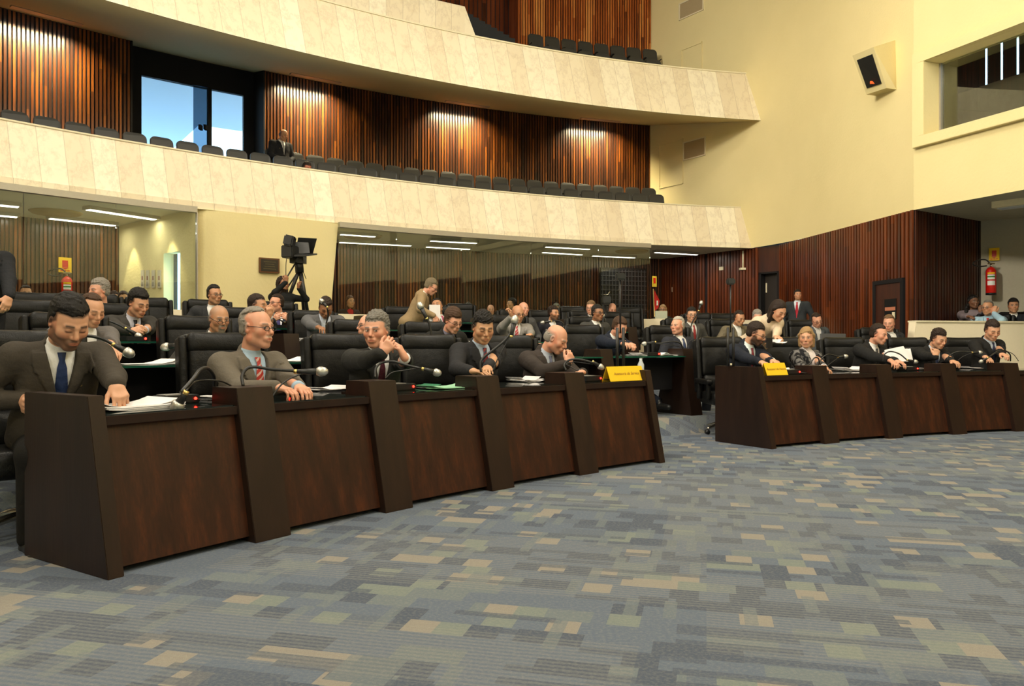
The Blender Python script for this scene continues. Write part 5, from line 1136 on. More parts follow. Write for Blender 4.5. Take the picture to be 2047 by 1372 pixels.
def hair_sdf(g, C_, Rh, sc_, a):
    st = a.get('style', 'short'); T = lambda x, y, z: C_+Rh @ (V3(x, y, z)*sc_)
    e = lambda c, r, k=.012, op='u': g.ell(T(*c), V3(*r)*sc_, Rh, k*sc_, op)
    v = a.get('vol', 1.0); t = .012*v
    e((0, -.026, .042+.004*v), (.0765+t*.55, .0965+t*.75, .084+t*1.0)); e((0, -.045, -.01), (.072+t*.5, .066+t*.8, .075))
    if st in ('bob', 'long'):
        L = .13 if st == 'bob' else .24
        for s in (-1, 1): g.cone(T(s*.072, -.005, .03), T(s*.070, -.005, -L*.72), .032*sc_*v, .026*sc_*v, .02)
        g.cone(T(0, -.06, 0), T(0, -.06, -L), .078*sc_*v, .055*sc_*v, .03)
        if st == 'bob': g.cone(T(-.05, .066, .075), T(.055, .062, .058), .026*sc_, .024*sc_, .015)
    if st == 'curly_long':
        rs = random.Random(4)
        for i in range(46):
            u = rs.uniform(-1, 1); zz = rs.uniform(-.24, .08); g.ell(T(.105*u*(1.1 if zz < 0 else .8), -.03-.07*(1-abs(u))+.03*rs.random(), zz), V3(1, 1, 1)*.034*sc_, None, .008)
    fl = a.get('front', .064); k0 = a.get('recede', 0.0)
    def cut(X, Y, Z):
        x = (X-C_[0]); y = (Y-C_[1]); z = (Z-C_[2]); A_ = Rh/1.0
        lx = (x*A_[0, 0]+y*A_[1, 0]+z*A_[2, 0])/sc_; ly = (x*A_[0, 1]+y*A_[1, 1]+z*A_[2, 1])/sc_; lz = (x*A_[0, 2]+y*A_[1, 2]+z*A_[2, 2])/sc_
        al = np.abs(lx); nz = .0025*np.sin(lx*260+lz*90)+.002*np.sin(ly*300)
        if st == 'bald':
            face = np.minimum(lz+.068, np.minimum(.062-lz-.0, -.002-ly+0*lz)); keep = np.minimum(np.minimum(lz+.066, .048+.25*np.minimum(0, ly)-lz-0.0), np.minimum(-ly+.012, 1))
            return -(-keep)*1.0*sc_ if False else keep*sc_+nz*0
        # front line rises from sideburn to forehead
        fy = -.002+np.clip((lz+.01)/.085, 0, 1)*(fl+.014-k0)-(np.maximum(0, al-.022)*.85*np.clip((lz-.03)/.03, 0, 1)+np.maximum(0, al-.035)*.15 if st not in ('bob', 'long', 'curly_long') else np.maximum(0, al-.035)*.1)+np.maximum(0, lz-.092)*9*(1 if k0 < .04 else .25)
        if st in ('bob', 'long', 'curly_long'):
            fy = np.where(lz < -.01, .022, fy); low = -.30
        else: low = -.066
        if st == 'curly_long': fy = fy+.01
        fy = fy+.0045*np.sin(lx*380+lz*130+1)+.003*np.sin(lx*870)
        keep = np.minimum(fy-ly, lz-low)
        if low > -.1: keep = np.minimum(keep, np.where(ly > -.018, lz+(.012 if st != 'short' else .028), 9))
        return (keep+nz)*sc_
    m = .34*sc_
    g.fn(C_-m, C_+m, cut, .016 if k0 > .03 else .003, 'x')
    if st == 'curly_long': return
    # combed tufts follow the skull and break up the outline
    rs = random.Random(int(C_[2]*1e5) % 9973); comb = a.get('comb', rs.choice((-1, 1))); er = np.array([.0765+t*.5, .0965+t*.7, .086+t]); ec = np.array([0, -.026, .042+.004*v]); n = 190 if st != 'bald' else 60; wv = a.get('wavy', 0)
    for _ in range(n):
        u = np.array([rs.gauss(0, 1), rs.gauss(-.1, 1), rs.gauss(.35, 1)]); u /= np.linalg.norm(u); p = ec+u*er*.985
        lx, ly, lz = p; al = abs(lx)
        if st == 'bald':
            if lz > .036 or lz < -.05 or ly > -.01: continue
        else:
            fy = -.002+min(1, max(0, (lz+.01)/.085))*(fl+.014-k0)-max(0, al-.022)*.85*min(1, max(0, (lz-.03)/.03))-max(0, al-.035)*.15+max(0, lz-.092)*9*(1 if k0 < .04 else .25)
            if ly > fy-.006 or lz < -.055 or (ly > -.02 and lz < -.0): continue
        nrm = u/er; nrm /= np.linalg.norm(nrm)
        if lz > .045: fl_ = np.array([comb*(.9 if ly > 0 else .5), (.15 if a.get('fringe') else -.55) if ly > .0 else -.8, 0.0])
        else: fl_ = np.array([0, -.55, -.75])
        fl_ = fl_-nrm*(fl_ @ nrm); fl_ /= np.linalg.norm(fl_)+1e-9
        if wv: fl_ = fl_+np.array([rs.gauss(0, .5), rs.gauss(0, .5), rs.gauss(0, .4)])*min(wv, 1)
        L = (rs.uniform(.022, .040) if wv else rs.uniform(.034, .058))*(.6 if lz < 0 else 1); r0 = rs.uniform(.0060, .0095)*(1 if v > 1 else .8)*(1, 1, 1.35, 1.6)[a['lod']]; q = p+fl_*L; q = ec+(q-ec)/np.linalg.norm((q-ec)/er)*(rs.uniform(.985, 1.045) if wv else rs.uniform(.99, 1.022))
        g.cone(T(*(p-nrm*.003)), T(*q), r0*sc_, .0025*sc_, .004*sc_)
def cut_neg(cut, X, Y, Z): return cut(X, Y, Z)
_old_c = SDF._c
def _c2(s, sl, d, k, op):
    if op == 'x':                                   # keep only where d > 0 ; displaced a little like strands
        s.V[sl] = np.maximum(s.V[sl]+np.clip((.018+k)-d, 0, .018+k)*.55, -d); return
    _old_c(s, sl, d, k, op)
SDF._c = _c2
def person(a):
    neck = None
    """a: dict describing one person. Returns the root."""
    s = a.get('s', 1.0); st = a.get('stand', False); lean = R_(a.get('lean', 14)); side = R_(a.get('side', 0))
    build = a.get('build', 1.0); wom = a.get('woman', False); lod = a['lod']; sh = .178 if not wom else .150
    rt = None
    hipz = (.88 if st else .52)
    Rt = rotz(R_(a.get('twist', 0))) @ roty(side) @ rotx(-lean); pel = V3(0, 0, hipz)
    tl = .52 if not wom else .49; neck = pel+Rt @ V3(0, .0, tl); chest = pel+Rt @ V3(0, .015, tl*.64); belly = pel+Rt @ V3(0, .035, tl*.22)
    # head placed on the neck, its own orientation from yaw/pitch/roll in the body's frame
    hy, hp, hr = R_(a.get('hyaw', 0)), R_(a.get('hpitch', 0)), R_(a.get('hroll', 0)); Rh = rotz(hy) @ rotx(-hp) @ roty(hr)
    hs = a.get('hs', 1.0)*(.955 if lod == 0 else .94); nd = unit(Rt @ V3(0, .25, 1)+Rh @ V3(0, .25, .9)); hc = neck+nd*.052+Rh @ V3(0, .032, .118*hs)
    S = {i: neck+Rt @ V3(i*sh, -.005, -.055) for i in (1, -1)}
    hip = {i: pel+V3(i*.085, .02, -.02) for i in (1, -1)}
    if st: knee = {i: V3(i*.10, .02, .48) for i in (1, -1)}; ank = {i: V3(i*.11, -.02, .09) for i in (1, -1)}
    else:
        kx = a.get('knee', .14); ky = a.get('ky', .46); knee = {i: V3(i*kx, ky, .50) for i in (1, -1)}; ank = {i: V3(i*kx, ky-.08, .09) for i in (1, -1)}
        if a.get('foot'): ank[1] = V3(*a['foot'])
    # ---- placing in the world
    z0 = a['z']; D = a['D']; px, py = a['px']
    # rotation: the body's yaw in the picture (0 = to the camera, + = to the picture's right)
    tgt = at(px, py, D); view = math.atan2(tgt.y, tgt.x); rz = view+math.pi-math.pi/2+R_(a['byaw']) # forward +Y -> towards the camera
    if a.get('headabs', True): Rw = rotz(R_(0))
    c_, s_ = math.cos(rz), math.sin(rz)
    hw = V3(c_*hc[0]-s_*hc[1], s_*hc[0]+c_*hc[1], hc[2])*s
    ox, oy = tgt.x-hw[0], tgt.y-hw[1]; oz = tgt.z-hw[2]; dz = max(-.16, min(.16, oz-z0)) if not a.get('free') else oz-z0
    org = Vector((ox, oy, z0+dz if not a.get('nodz') else z0))
    a['org'] = org; a['rz'] = rz
    def loc(p): q = (Vector(p)-org)/s; return V3(c_*q.x+s_*q.y, -s_*q.x+c_*q.y, q.z)
    if a.get('footw'):
        ft = loc(a['footw']); knee[-1], ank[-1] = ik(hip[-1], ft, .44, .42, V3(0, .5, 1))
    # ---- arms
    W = {}; E = {}; HD = {}
    for i in (1, -1):
        h = a.get('hands', {}).get(i)
        if h is None: wt = pel+V3(i*.22, .22, .10) if not st else pel+V3(i*.25, .04, -.02); pose = 'relax'; hd = V3(-i*.3, 1, -.1) if not st else V3(0, .1, -1); pn = V3(0, 0, -1) if not st else V3(-i, 0, 0)
        else:
            wt = loc(at(h[0], h[1], h[2])) if len(h[:3]) == 3 and not isinstance(h[0], tuple) else V3(*h[0])
            if isinstance(h[0], tuple): pose, hd, pn = h[1], V3(*h[2]), V3(*h[3])
            else: pose, hd, pn = h[3], V3(*h[4]), V3(*h[5])
        pole = V3(i*.8, -.3, -.8) if not a.get('pole') else V3(i*a['pole'][0], a['pole'][1], a['pole'][2])
        E[i], W[i] = ik(S[i], wt, .285, .245, pole); HD[i] = (hd, pn, pose)
    lo = np.min([pel, neck, hc, *W.values(), *E.values(), *knee.values(), *ank.values(), *S.values()], 0)-.2; hi = np.max([pel, neck, hc, *W.values(), *E.values(), *knee.values(), *ank.values(), *S.values()], 0)+.2
    lo[2] = min(lo[2], 0)
    if a.get('crop'): lo[2] = max(lo[2], a['crop'])
    vb, vc = {0: (.0046, .0066), 1: (.0068, .0115), 2: (.0088, .015), 3: (.010, .017)}[lod]
    fatv = 1+max(0, (vb-.006))*60
    rt = empty('person', org, rz, a['label'], 'person'); rt.scale = (s, s, s)
    # ---- body: one continuous skin surface
    g = SDF(lo, hi, vb); kf = vb*.8
    g.ell(belly, (.15*build, .10*build, .17), Rt, .05); g.ell(chest, (.145, .098, .18), Rt, .05); g.ell(pel+V3(0, -.01, 0), (.15, .11, .10), None, .04)
    g.cone(S[-1], S[1], .05, .05, .05)
    nb = neck+Rt @ V3(0, -.012, -.03); g.cone(nb, hc+Rh @ V3(0, -.028, -.055)*hs, .060*(.86 if wom else 1), .054*(.86 if wom else 1)*hs, .03)
    for i in (1, -1):
        g.cone(S[i], E[i], .050, .040, .02); g.cone(E[i], W[i], .040, .026, .02)
        hand(g, W[i], HD[i][0], HD[i][1], i, HD[i][2], .84 if wom else .93, fatv, kf)
        g.cone(hip[i], knee[i], .082, .056, .04); g.cone(knee[i], ank[i], .054, .036, .03); g.cone(ank[i]+V3(0, 0, -.04), ank[i]+V3(0, .12, -.052), .028, .024, .02)
    head_sdf(g, hc, Rh, hs, a.get('fat', 1.0), a.get('jaw', 1.0))
    P, Q = g.mesh(); npmesh('body', P, Q, MSKIN, rt, paint(P, hc, Rh, hs, a, None)); del g
    # ---- hair
    if a.get('style') != 'none':
        m = .36 if a.get('style') in ('long', 'curly_long', 'bob') else .17
        g = SDF(hc-V3(m, m, m), hc+V3(m, m, .17), [.0036, .0042, .0058, .0085][lod]); hair_sdf(g, hc, Rh, hs, a); P, Q = g.mesh()
        if len(P):
            if a.get('wavy'):
                n_ = P-hc; n_ /= np.linalg.norm(n_, axis=1)[:, None]; P = P+n_*(np.sin(P[:, 0]*170+P[:, 2]*60)*np.sin(P[:, 1]*150)*np.sin(P[:, 2]*190))[:, None]*.006*a['wavy']
            npmesh('hair', P, Q, hair_mat(tuple(a['hair'])), rt)
    # ---- shirt
    top = a['suit']; shirt = a.get('shirt', (.75, .74, .72)); open_ = a.get('open', True)
    cl = loc_clo = lo.copy(); 
    def torso(g, o, b=build):
        g.ell(belly, (.178*b+o, .135*b+o, .20), Rt, .05); g.ell(chest, (.178+o, .122+o, .21), Rt, .06); g.ell(pel+V3(0, -.01, .02), (.18*b+o, .145*b+o, .12), None, .05)
    if open_ or a.get('nojacket'):
        glo, ghi = np.minimum(pel, neck)-.25, np.maximum(neck, chest)+.25; g = SDF(glo, ghi, vc*.8); torso(g, -.010)
        g.cone(S[-1]*.55+neck*.45-Rt @ V3(0, 0, .02), S[1]*.55+neck*.45-Rt @ V3(0, 0, .02), .048, .048, .04)
        cb = neck+Rt @ V3(0, -.010, -.045); cn = unit(unit(hc-neck)+Rt @ V3(0, .0, 1.2)); g.cone(cb, cb+cn*.062, .074*(.86 if wom else 1), .0635*(.86 if wom else 1), .014)
        if wom and a.get('turtle'): g.cone(cb, cb+cn*.085, .07, .058, .01)
        P, Q = g.mesh(); npmesh('shirt', P, Q, cloth(shirt, None, .8), rt); shl = (P-neck) @ Rt
    # ---- jacket with sleeves; the V opening is cut out, lapels stand proud
    if not a.get('nojacket_at_all'):
        g = SDF(lo-.02, hi+.05, vc); torso(g, .012)
        g.cone(S[-1], S[1], .072, .072, .06)
        if not a.get('nocollar'): g.cone(neck+Rt @ V3(0, -.045, -.04), neck+Rt @ V3(0, -.030, .018), .075*(.9 if wom else 1), .062*(.9 if wom else 1), .015)
        for i in (1, -1):
            g.cone(S[i]+Rt @ V3(i*.012, 0, -.005), E[i], .074*(.84 if wom else 1), .060*(.84 if wom else 1), .035); e2 = W[i]+unit(E[i]-W[i])*.012
            g.cone(E[i], e2, .059*(.84 if wom else 1), .044*(.88 if wom else 1), .02)
        if open_:
            vd = a.get('vdepth', .30)
            def loc3(X, Y, Z):
                x, y, z = X-neck[0], Y-neck[1], Z-neck[2]; return (x*Rt[0, 0]+y*Rt[1, 0]+z*Rt[2, 0], x*Rt[0, 1]+y*Rt[1, 1]+z*Rt[2, 1], x*Rt[0, 2]+y*Rt[1, 2]+z*Rt[2, 2])
            def vee(X, Y, Z):
                lx, ly, lz = loc3(X, Y, Z); wv = .066*np.clip((lz+vd)/(vd-.0), 0, 1.0); return np.maximum(np.maximum(np.abs(lx)-wv, -ly+.012), -lz-vd)*.9
            def lap(X, Y, Z):
                lx, ly, lz = loc3(X, Y, Z); wv = .066*np.clip((lz+vd)/(vd-.0), 0, 1.0); al = np.abs(lx); wd = .058*np.clip((lz+vd+.02)/.2, 0, 1)*(1+.25*(lz > -.10)); return np.where((al > wv-.01) & (al < wv+wd) & (ly > 0) & (ly < .175) & (al < .128) & (lz < -.0) & (lz > -vd), .012, 0)
            sl_ = g.V; X, Y, Z = np.meshgrid(*[q.astype(np.float32) for q in g.ax], indexing='ij', sparse=True); g.V = g.V-lap(X, Y, Z).astype(np.float32); g.fn(lo-.1, hi+.1, vee, 0, 's')
        P, Q = g.mesh(); npmesh(a.get('topname', 'jacket'), P, Q, cloth(top, a.get('pat')), rt)
        # cuffs
        if a.get('cuffs', True) and lod < 3:
            for i in (1, -1):
                mb = MB(); d_ = unit(W[i]-E[i]); p0 = W[i]-d_*.03; p1 = W[i]+d_*.008; mb.tube([p0, p1], .038, 14); mb.build('shirt_cuff', cloth(shirt, None, .8), rt)
    # ---- tie
    if a.get('tie') is not None:
        mb = MB(); tl_ = a.get('tielen', .36); rows = []; prev = None
        for j in range(11):
            f = j/10; lz = .000-f*tl_; 
            # follow the front of the shirt
            p = neck+Rt @ V3(0, 0, lz); yf = .0
            def sd(y):
                q = neck+Rt @ V3(0, y, lz); v = 9
                for cc, rr in ((belly, (.178*build-.01, .135*build-.01, .20)), (chest, (.168, .112, .21))):
                    u = (q-cc) @ Rt/np.array(rr); v = min(v, np.linalg.norm(u)-1)
                return v
            ys = [y for y in np.arange(0, .3, .004) if sd(y) < .0]; yf = (max(ys) if ys else .08)+.008
            m_ = (np.abs(shl[:, 0]) < .022) & (np.abs(shl[:, 2]-lz) < .016)
            if m_.any(): yf = shl[m_, 1].max()+.007
            wd = (.020 if j == 0 else .013 if j == 1 else .017+.026*f)
            rows.append((wd, yf, lz))
        vs = []; 
        for wd, yf, lz in rows: vs += [neck+Rt @ V3(-wd, yf-.004, lz), neck+Rt @ V3(0, yf+.006, lz), neck+Rt @ V3(wd, yf-.004, lz), neck+Rt @ V3(0, yf-.006, lz)]
        fs = [(4*j+q, 4*j+(q+1) % 4, 4*j+4+(q+1) % 4, 4*j+4+q) for j in range(10) for q in range(4)]+[(0, 1, 2, 3), (43, 42, 41, 40)]
        mb.add(vs, fs, smooth=False); t_ = a['tie']; mb.build('tie', tie_mat(tuple(t_[0]), tuple(t_[1])) if isinstance(t_[0], tuple) else tie_mat(tuple(t_)), rt)
    if a.get('pin'):
        p = neck+Rt @ V3(-.085 if a['pin'] < 0 else .085, .128, -.16); MB().lathe([(.009, 0), (.009, .003), (.001, .005)], Matrix.Translation(p) @ Matrix.Rotation(R_(-80), 4, 'X'), 10).build('lapel_pin', M['brass'], rt)
    # ---- trousers, shoes
    if not a.get('notrousers'):
        tm = a.get('trousers', top); g = SDF(np.array([-.35, -.25, 0.0]), np.array([.35, .85, hipz+.22]), max(vc, .013))
        g.ell(pel+V3(0, -.01, -.01), (.17*build, .14*build, .11), None, .04)
        for i in (1, -1): g.cone(hip[i], knee[i], .098, .074, .05); g.cone(knee[i], ank[i]+V3(0, 0, .0), .073, .058, .03)
        P, Q = g.mesh(); npmesh('trousers', P, Q, cloth(tm), rt)
        for i in (1, -1):
            g = SDF(ank[i]-V3(.1, .12, .12), ank[i]+V3(.1, .26, .1), .012); g.cone(ank[i]+V3(0, -.03, -.045), ank[i]+V3(0, .16, -.058), .044, .034, .02); g.cone(ank[i], ank[i]+V3(0, -.01, -.05), .046, .046, .02); P, Q = g.mesh(); npmesh('shoe', P, Q, M['black'], rt)
    # ---- glasses
    if a.get('glasses'):
        T = lambda x, y, z: hc+Rh @ (V3(x, y, z)*hs); dn = -.012 if a['glasses'] == 2 else 0; mb = MB(); r = .0016+vb*.08
        for sgn in (-1, 1):
            pts = [T(sgn*.0335+.021*math.cos(u), .1075+abs(dn)*.6-.25*abs(.0335*sgn+.021*math.cos(u))*.2, .006+dn+.0145*math.sin(u)) for u in np.linspace(0, 2*math.pi, 17)]
            mb.tube(pts, r, 6); mb.tube([T(sgn*.054, .102, .010+dn), T(sgn*.074, .075, .012+dn*.6), T(sgn*.085, .0, .012)], r*1.1, 6)
        mb.tube([T(-.013, .108+abs(dn)*.6, .009+dn), T(.013, .108+abs(dn)*.6, .009+dn)], r, 6); gl = mb.build('glasses', M['alu'] if a.get('glight') else M['black'], rt)
    a['root'] = rt; a['hc'] = hc; a['Rh'] = Rh; a['locf'] = loc; a['W'] = W
    return rt
SK = dict(fair=(.62, .33, .20), pink=(.66, .33, .215), tan=(.50, .255, .14), olive=(.55, .30, .165), brown=(.31, .145, .072), pale=(.66, .40, .26), dark=(.18, .085, .045))
BK, DB, BR, GY, WH, LG, BL = (.010, .008, .007), (.026, .014, .009), (.07, .035, .018), (.20, .185, .16), (.50, .45, .38), (.30, .27, .23), (.42, .27, .12)
SU = dict(char=(.040, .036, .031), brown=(.046, .035, .028), grey=(.115, .100, .082), black=(.014, .014, .014), navy=(.014, .018, .030), lgrey=(.22, .205, .185), mgrey=(.085, .085, .088), tan=(.22, .16, .085), dk=(.024, .025, .028))
ROWS = ROWR
def seatD(px, k, off=.92): return onR(px, ROWR[k]+off)[1]
def bodyaw(px, k, off=.92):
    """picture yaw of somebody facing the centre of the rows"""
    x, y = onR(px, ROWR[k]+off); f = math.atan2(CC[1]-y, CC[0]-x); v = math.atan2(-y, -x); d = math.degrees(f-v); return (d+180) % 360-180
# ================================================================ THE PEOPLE
def seated(px, py, k, short, hyaw, hpitch=10, off=.92, lod=1, turn=0, chair=True, chairpx=None, chairdy=.0, chairyaw=0, dD=0.0, **kw):
    """head centre seen at (px,py), seat in row k; hyaw is the head's yaw in the picture"""
    D = seatD(px, k, off)+dD; by = bodyaw(px, k, off)+turn
    a = dict(px=(px, py), D=D-.12, z=ROWZ[k], byaw=by, hyaw=hyaw-by, hpitch=hpitch, lod=lod, label=short); a.update(kw)
    a.setdefault('skin', SK['fair']); a.setdefault('hair', BK); a.setdefault('suit', SU['char'])
    person(a)
    if chair:
        if chairpx: x, y = onR(chairpx, ROWR[k]+1.20); p = (x, y, ROWZ[k]); rzc = chair_rz(p)
        else:
            o = a['org']; f = Vector((-math.sin(a['rz']), math.cos(a['rz']))); p = (o.x-f.x*(.10+chairdy), o.y-f.y*(.10+chairdy), ROWZ[k]); rzc = chair_rz(p)
        put_chair(p, rzc, 'black leather armchair taken by '+kw.get('who', short.replace('person in', 'the person in')))
    return a
DOWN = (0, 0, -1)
# -------- left bench, nearest first
seated(138, 645, 0, 'person in charcoal suit and blue tie bending over papers at the near bench end', 22, 34, lod=0, lean=20, turn=-16, ky=.38, trousers=(.012, .011, .010), hs=1.06, s=1.05, skin=SK['fair'], hair=BK, suit=(.050, .042, .033), tie=(.020, .035, .10), beard=.72, beardcol=(.05, .024, .015), eyes='shut', fat=1.06, build=1.1, pin=-1,
    hands={-1: (232, 770, 3.85, 'curl', (-.1, .8, -.75), (0, -.6, -.8)), 1: (50, 800, 4.0, 'relax', (.2, 1, -.3), (-1, 0, 0))}, style='short', vol=1.1, chairpx=72, who='the man with the blue tie', chairdy=.12)
seated(514, 657, 0, 'older person in grey suit, light blue shirt and red striped tie, looking right', 48, 4, lod=0, lean=8, hs=1.05, s=1.04, skin=SK['pink'], hair=LG, suit=(.125, .108, .085), shirt=(.36, .48, .60), tie=((.42, .03, .02), (.62, .40, .35)), must=.75, mustcol=(.45, .36, .28), glasses=1, glight=0, front=.05, recede=.055, vol=.55, browcol=(.12, .09, .06), pin=-1, fat=1.04,
    hands={1: (552, 775, 4.62, 'relax', (-.35, .9, -.15), DOWN), -1: (598, 776, 4.72, 'relax', (.2, .95, -.1), DOWN)}, chairpx=468, who='the man in the red striped tie', chairdy=.1)
seated(752, 661, 0, 'person with curly grey hair and dark suit, elbows on desk and hands joined', -22, 8, lod=0, lean=24, turn=-14, hs=1.05, s=1.03, skin=SK['pink'], hair=GY, suit=(.026, .026, .024), tie=(.06, .012, .02), gaze=-.8, wavy=1.0, vol=1.35, fat=1.06, build=1.08, pole=(.7, .3, -1),
    hands={1: (768, 706, 5.25, 'clasp', (-.55, .2, .75), (-.5, -.7, .2)), -1: (812, 716, 5.3, 'clasp', (.45, -.1, .9), (.6, -.6, -.2))}, chairpx=702, who='the curly grey haired man with joined hands', chairdy=.12)
seated(966, 656, 0, 'person with black hair, dark suit and red and navy tie, looking down', 16, 22, lod=0, lean=14, turn=-8, hs=1.04, s=1.03, skin=SK['olive'], hair=BK, suit=(.022, .022, .024), shirt=(.40, .48, .60), tie=((.22, .02, .02), (.02, .025, .06)), eyes='shut', fat=1.06, vol=1.25, front=.078, wavy=.6,
    hands={1: (940, 742, 6.05, 'flat', (-.5, .8, -.05), DOWN), -1: (972, 740, 6.15, 'flat', (.5, .8, -.1), DOWN)}, chairpx=872, who='the black haired man in the red and navy tie', chairdy=.1)
seated(1112, 678, 0, 'bald person in dark brown suit, chin on hand, at the far end of left bench', 66, 30, lod=0, lean=16, hs=1.05, s=1.02, skin=SK['pink'], hair=LG, suit=(.040, .032, .028), shirt=(.45, .5, .6), tie=(.12, .13, .2), style='bald', eyes='shut', browcol=(.3, .25, .2), fat=1.05, build=1.06, pole=(.9, .2, -1),
    hands={1: (1134, 728, 6.70, 'curl', (-.45, .1, .9), (-.3, -1, .2)), -1: (1165, 745, 6.9, 'relax', (.9, .4, 0), DOWN)}, chairpx=1030, who='the bald man with chin on hand', chairdy=.1)
# -------- right bench
seated(1512, 668, 0, 'bearded person in navy suit and maroon tie, profile, at start of right bench', 70, 26, lod=1, lean=18, skin=SK['fair'], hair=DB, suit=(.014, .017, .026), shirt=(.7, .78, .78), tie=(.16, .02, .03), beard=.9, glasses=1, chairpx=1456, who='the bearded man in profile', hs=1.04,
    hands={1: (1546, 736, 8.0, 'relax', (.3, .9, -.1), DOWN), -1: (1560, 734, 8.1, 'relax', (.2, .9, -.1), DOWN)}, chairdy=.1)
seated(1612, 676, 0, 'blonde person in patterned grey jacket and white turtleneck on the right bench', -4, 6, lod=1, lean=4, woman=True, skin=SK['fair'], hair=(.40, .25, .11), style='bob', suit=(.15, .145, .14), pat='floral', shirt=(.72, .66, .66), turtle=True, vdepth=.42, lips=(.45, .12, .10), chairpx=1574, who='the blonde woman in the patterned jacket', topname='patterned_jacket', browcol=(.15, .09, .05),
    hands={1: (1640, 737, 8.6, 'relax', (-.8, .6, -.1), DOWN), -1: (1650, 738, 8.6, 'relax', (.6, .8, -.1), DOWN)})
seated(1757, 669, 0, 'person in black suit reaching for papers, third along the right bench', 62, 16, lod=1, lean=24, turn=6, skin=SK['pink'], hair=DB, suit=SU['black'], tie=(.05, .05, .05), front=.06, recede=.02, chairpx=1700, who='the man reaching for papers', hs=1.0,
    hands={1: (1800, 728, 8.85, 'relax', (.2, .9, -.3), DOWN), -1: (1797, 727, 9.1, 'relax', (-.1, .9, -.2), DOWN)}, chairdy=.12)
seated(1877, 678, 0, 'person in black suit holding a fist near the chin on the right bench', 42, 26, lod=1, lean=22, turn=0, skin=SK['fair'], hair=DB, suit=SU['black'], shirt=(.5, .58, .68), tie=(.03, .04, .08), wavy=.6, vol=1.2, eyes='shut', chairpx=1828, who='the man with a fist near the chin', pole=(.9, .2, -.9),
    hands={1: (1880, 716, 9.25, 'fist', (-.2, .1, 1), (-.3, -1, 0)), -1: (1912, 732, 9.3, 'relax', (.1, .9, -.1), DOWN)})
seated(1984, 661, 0, 'person in black suit and dark blue tie looking down, last on the right bench', 26, 26, lod=1, lean=12, skin=SK['fair'], hair=DB, suit=SU['black'], shirt=(.55, .62, .72), tie=(.02, .025, .06), eyes='shut', chairpx=1940, who='the last man on the right bench', hs=1.06,
    hands={1: (1978, 728, 9.4, 'relax', (.1, .9, -.3), DOWN), -1: (2006, 722, 9.5, 'relax', (.2, .9, -.1), DOWN)})
# woman in cream leaning over
a = dict(px=(1556, 622), D=9.3, z=.0, byaw=42, hyaw=2, hpitch=34, lod=1, stand=True, free=False, lean=50, side=0, woman=True, s=1.0, skin=SK['fair'], hair=DB, style='long', suit=(.62, .50, .36), shirt=(.62, .50, .36), trousers=(.02, .02, .02), open=False, eyes='shut', topname='cream_knit_top', cuffs=False,
    hands={1: (1524, 694, 8.7, 'relax', (-.2, .8, -.4), DOWN), -1: (1548, 690, 8.8, 'relax', (0, .9, -.2), DOWN)}, label='person in cream knit top leaning down beside the bearded person in profile'); person(a)
o = tag(MB().box(at(1538, 686, 8.6), (.07, .02, .11), .4).build('mobile_phone', M['black']), 'dark mobile phone held by the woman in cream', 'phone')
paper_stack(at(1545, 686, 8.75), .20, .15, 2, .5, 'white sheets held by the leaning woman in cream', None, .08)
# -------- second row
seated(184, 622, 1, 'person in grey jacket hidden behind the man with the blue tie', 30, 24, lod=1, lean=12, skin=SK['fair'], hair=BR, suit=(.13, .12, .115), front=.05, recede=.05, vol=.8, eyes='shut', who='the half hidden man in grey jacket', hands={1: (238, 712, 4.95, 'relax', (0, .9, -.3), DOWN), -1: None} if False else {-1: (226, 712, 5.3, 'relax', (0, .9, -.3), DOWN)}, dD=.1)
seated(438, 638, 1, 'balding person with goatee, low glasses and pale green tie, second row', 22, 14, lod=1, lean=14, skin=SK['tan'], hair=GY, suit=(.055, .052, .046), tie=(.20, .30, .18), style='bald', scalp=.35, beard=.85, beardcol=(.20, .18, .15), goatee=True, glasses=2, who='the balding man with the goatee')
seated(735, 653, 1, 'balding person in left profile just behind the curly grey haired man', -66, 4, lod=1, lean=4, skin=SK['pink'], hair=DB, suit=SU['dk'], style='bald', who='the balding man in left profile', glasses=1)
seated(906, 642, 1, 'person with brown fringe and glasses in black suit, reading down', 34, 26, lod=1, lean=22, skin=SK['pink'], hair=BR, suit=(.016, .016, .015), shirt=(.17, .16, .22), tie=(.12, .08, .16), vol=1.5, front=.082, glasses=1, eyes='shut', hs=1.08, who='the brown fringed reader')
seated(1239, 655, 1, 'person with brown hair in navy suit stretching both hands over papers', 48, 30, lod=1, lean=26, turn=12, skin=SK['pink'], hair=BR, suit=SU['navy'], tie=(.03, .03, .04), vol=1.3, eyes='shut', footw=(1.88, 9.5, .27), who='the man in the navy suit over papers', hands={1: (1262, 690, 9.1, 'relax', (.3, .9, 0), DOWN), -1: (1268, 692, 9.3, 'curl', (.3, .9, -.1), DOWN)}, chairdy=.1)
seated(1354, 652, 1, 'white haired person in dark suit and blue tie behind the aisle post', -34, 2, lod=1, lean=2, skin=SK['pink'], hair=WH, suit=(.026, .028, .036), tie=(.03, .045, .10), glasses=0, front=.06, recede=.03, vol=.8, browcol=(.3, .26, .2), who='the white haired man')
seated(1777, 647, 1, 'sandy haired person in dark suit behind the man reaching for papers', -10, 12, lod=2, lean=4, skin=SK['pink'], hair=(.16, .09, .045), suit=SU['dk'], front=.06, recede=.03, who='the sandy haired man')
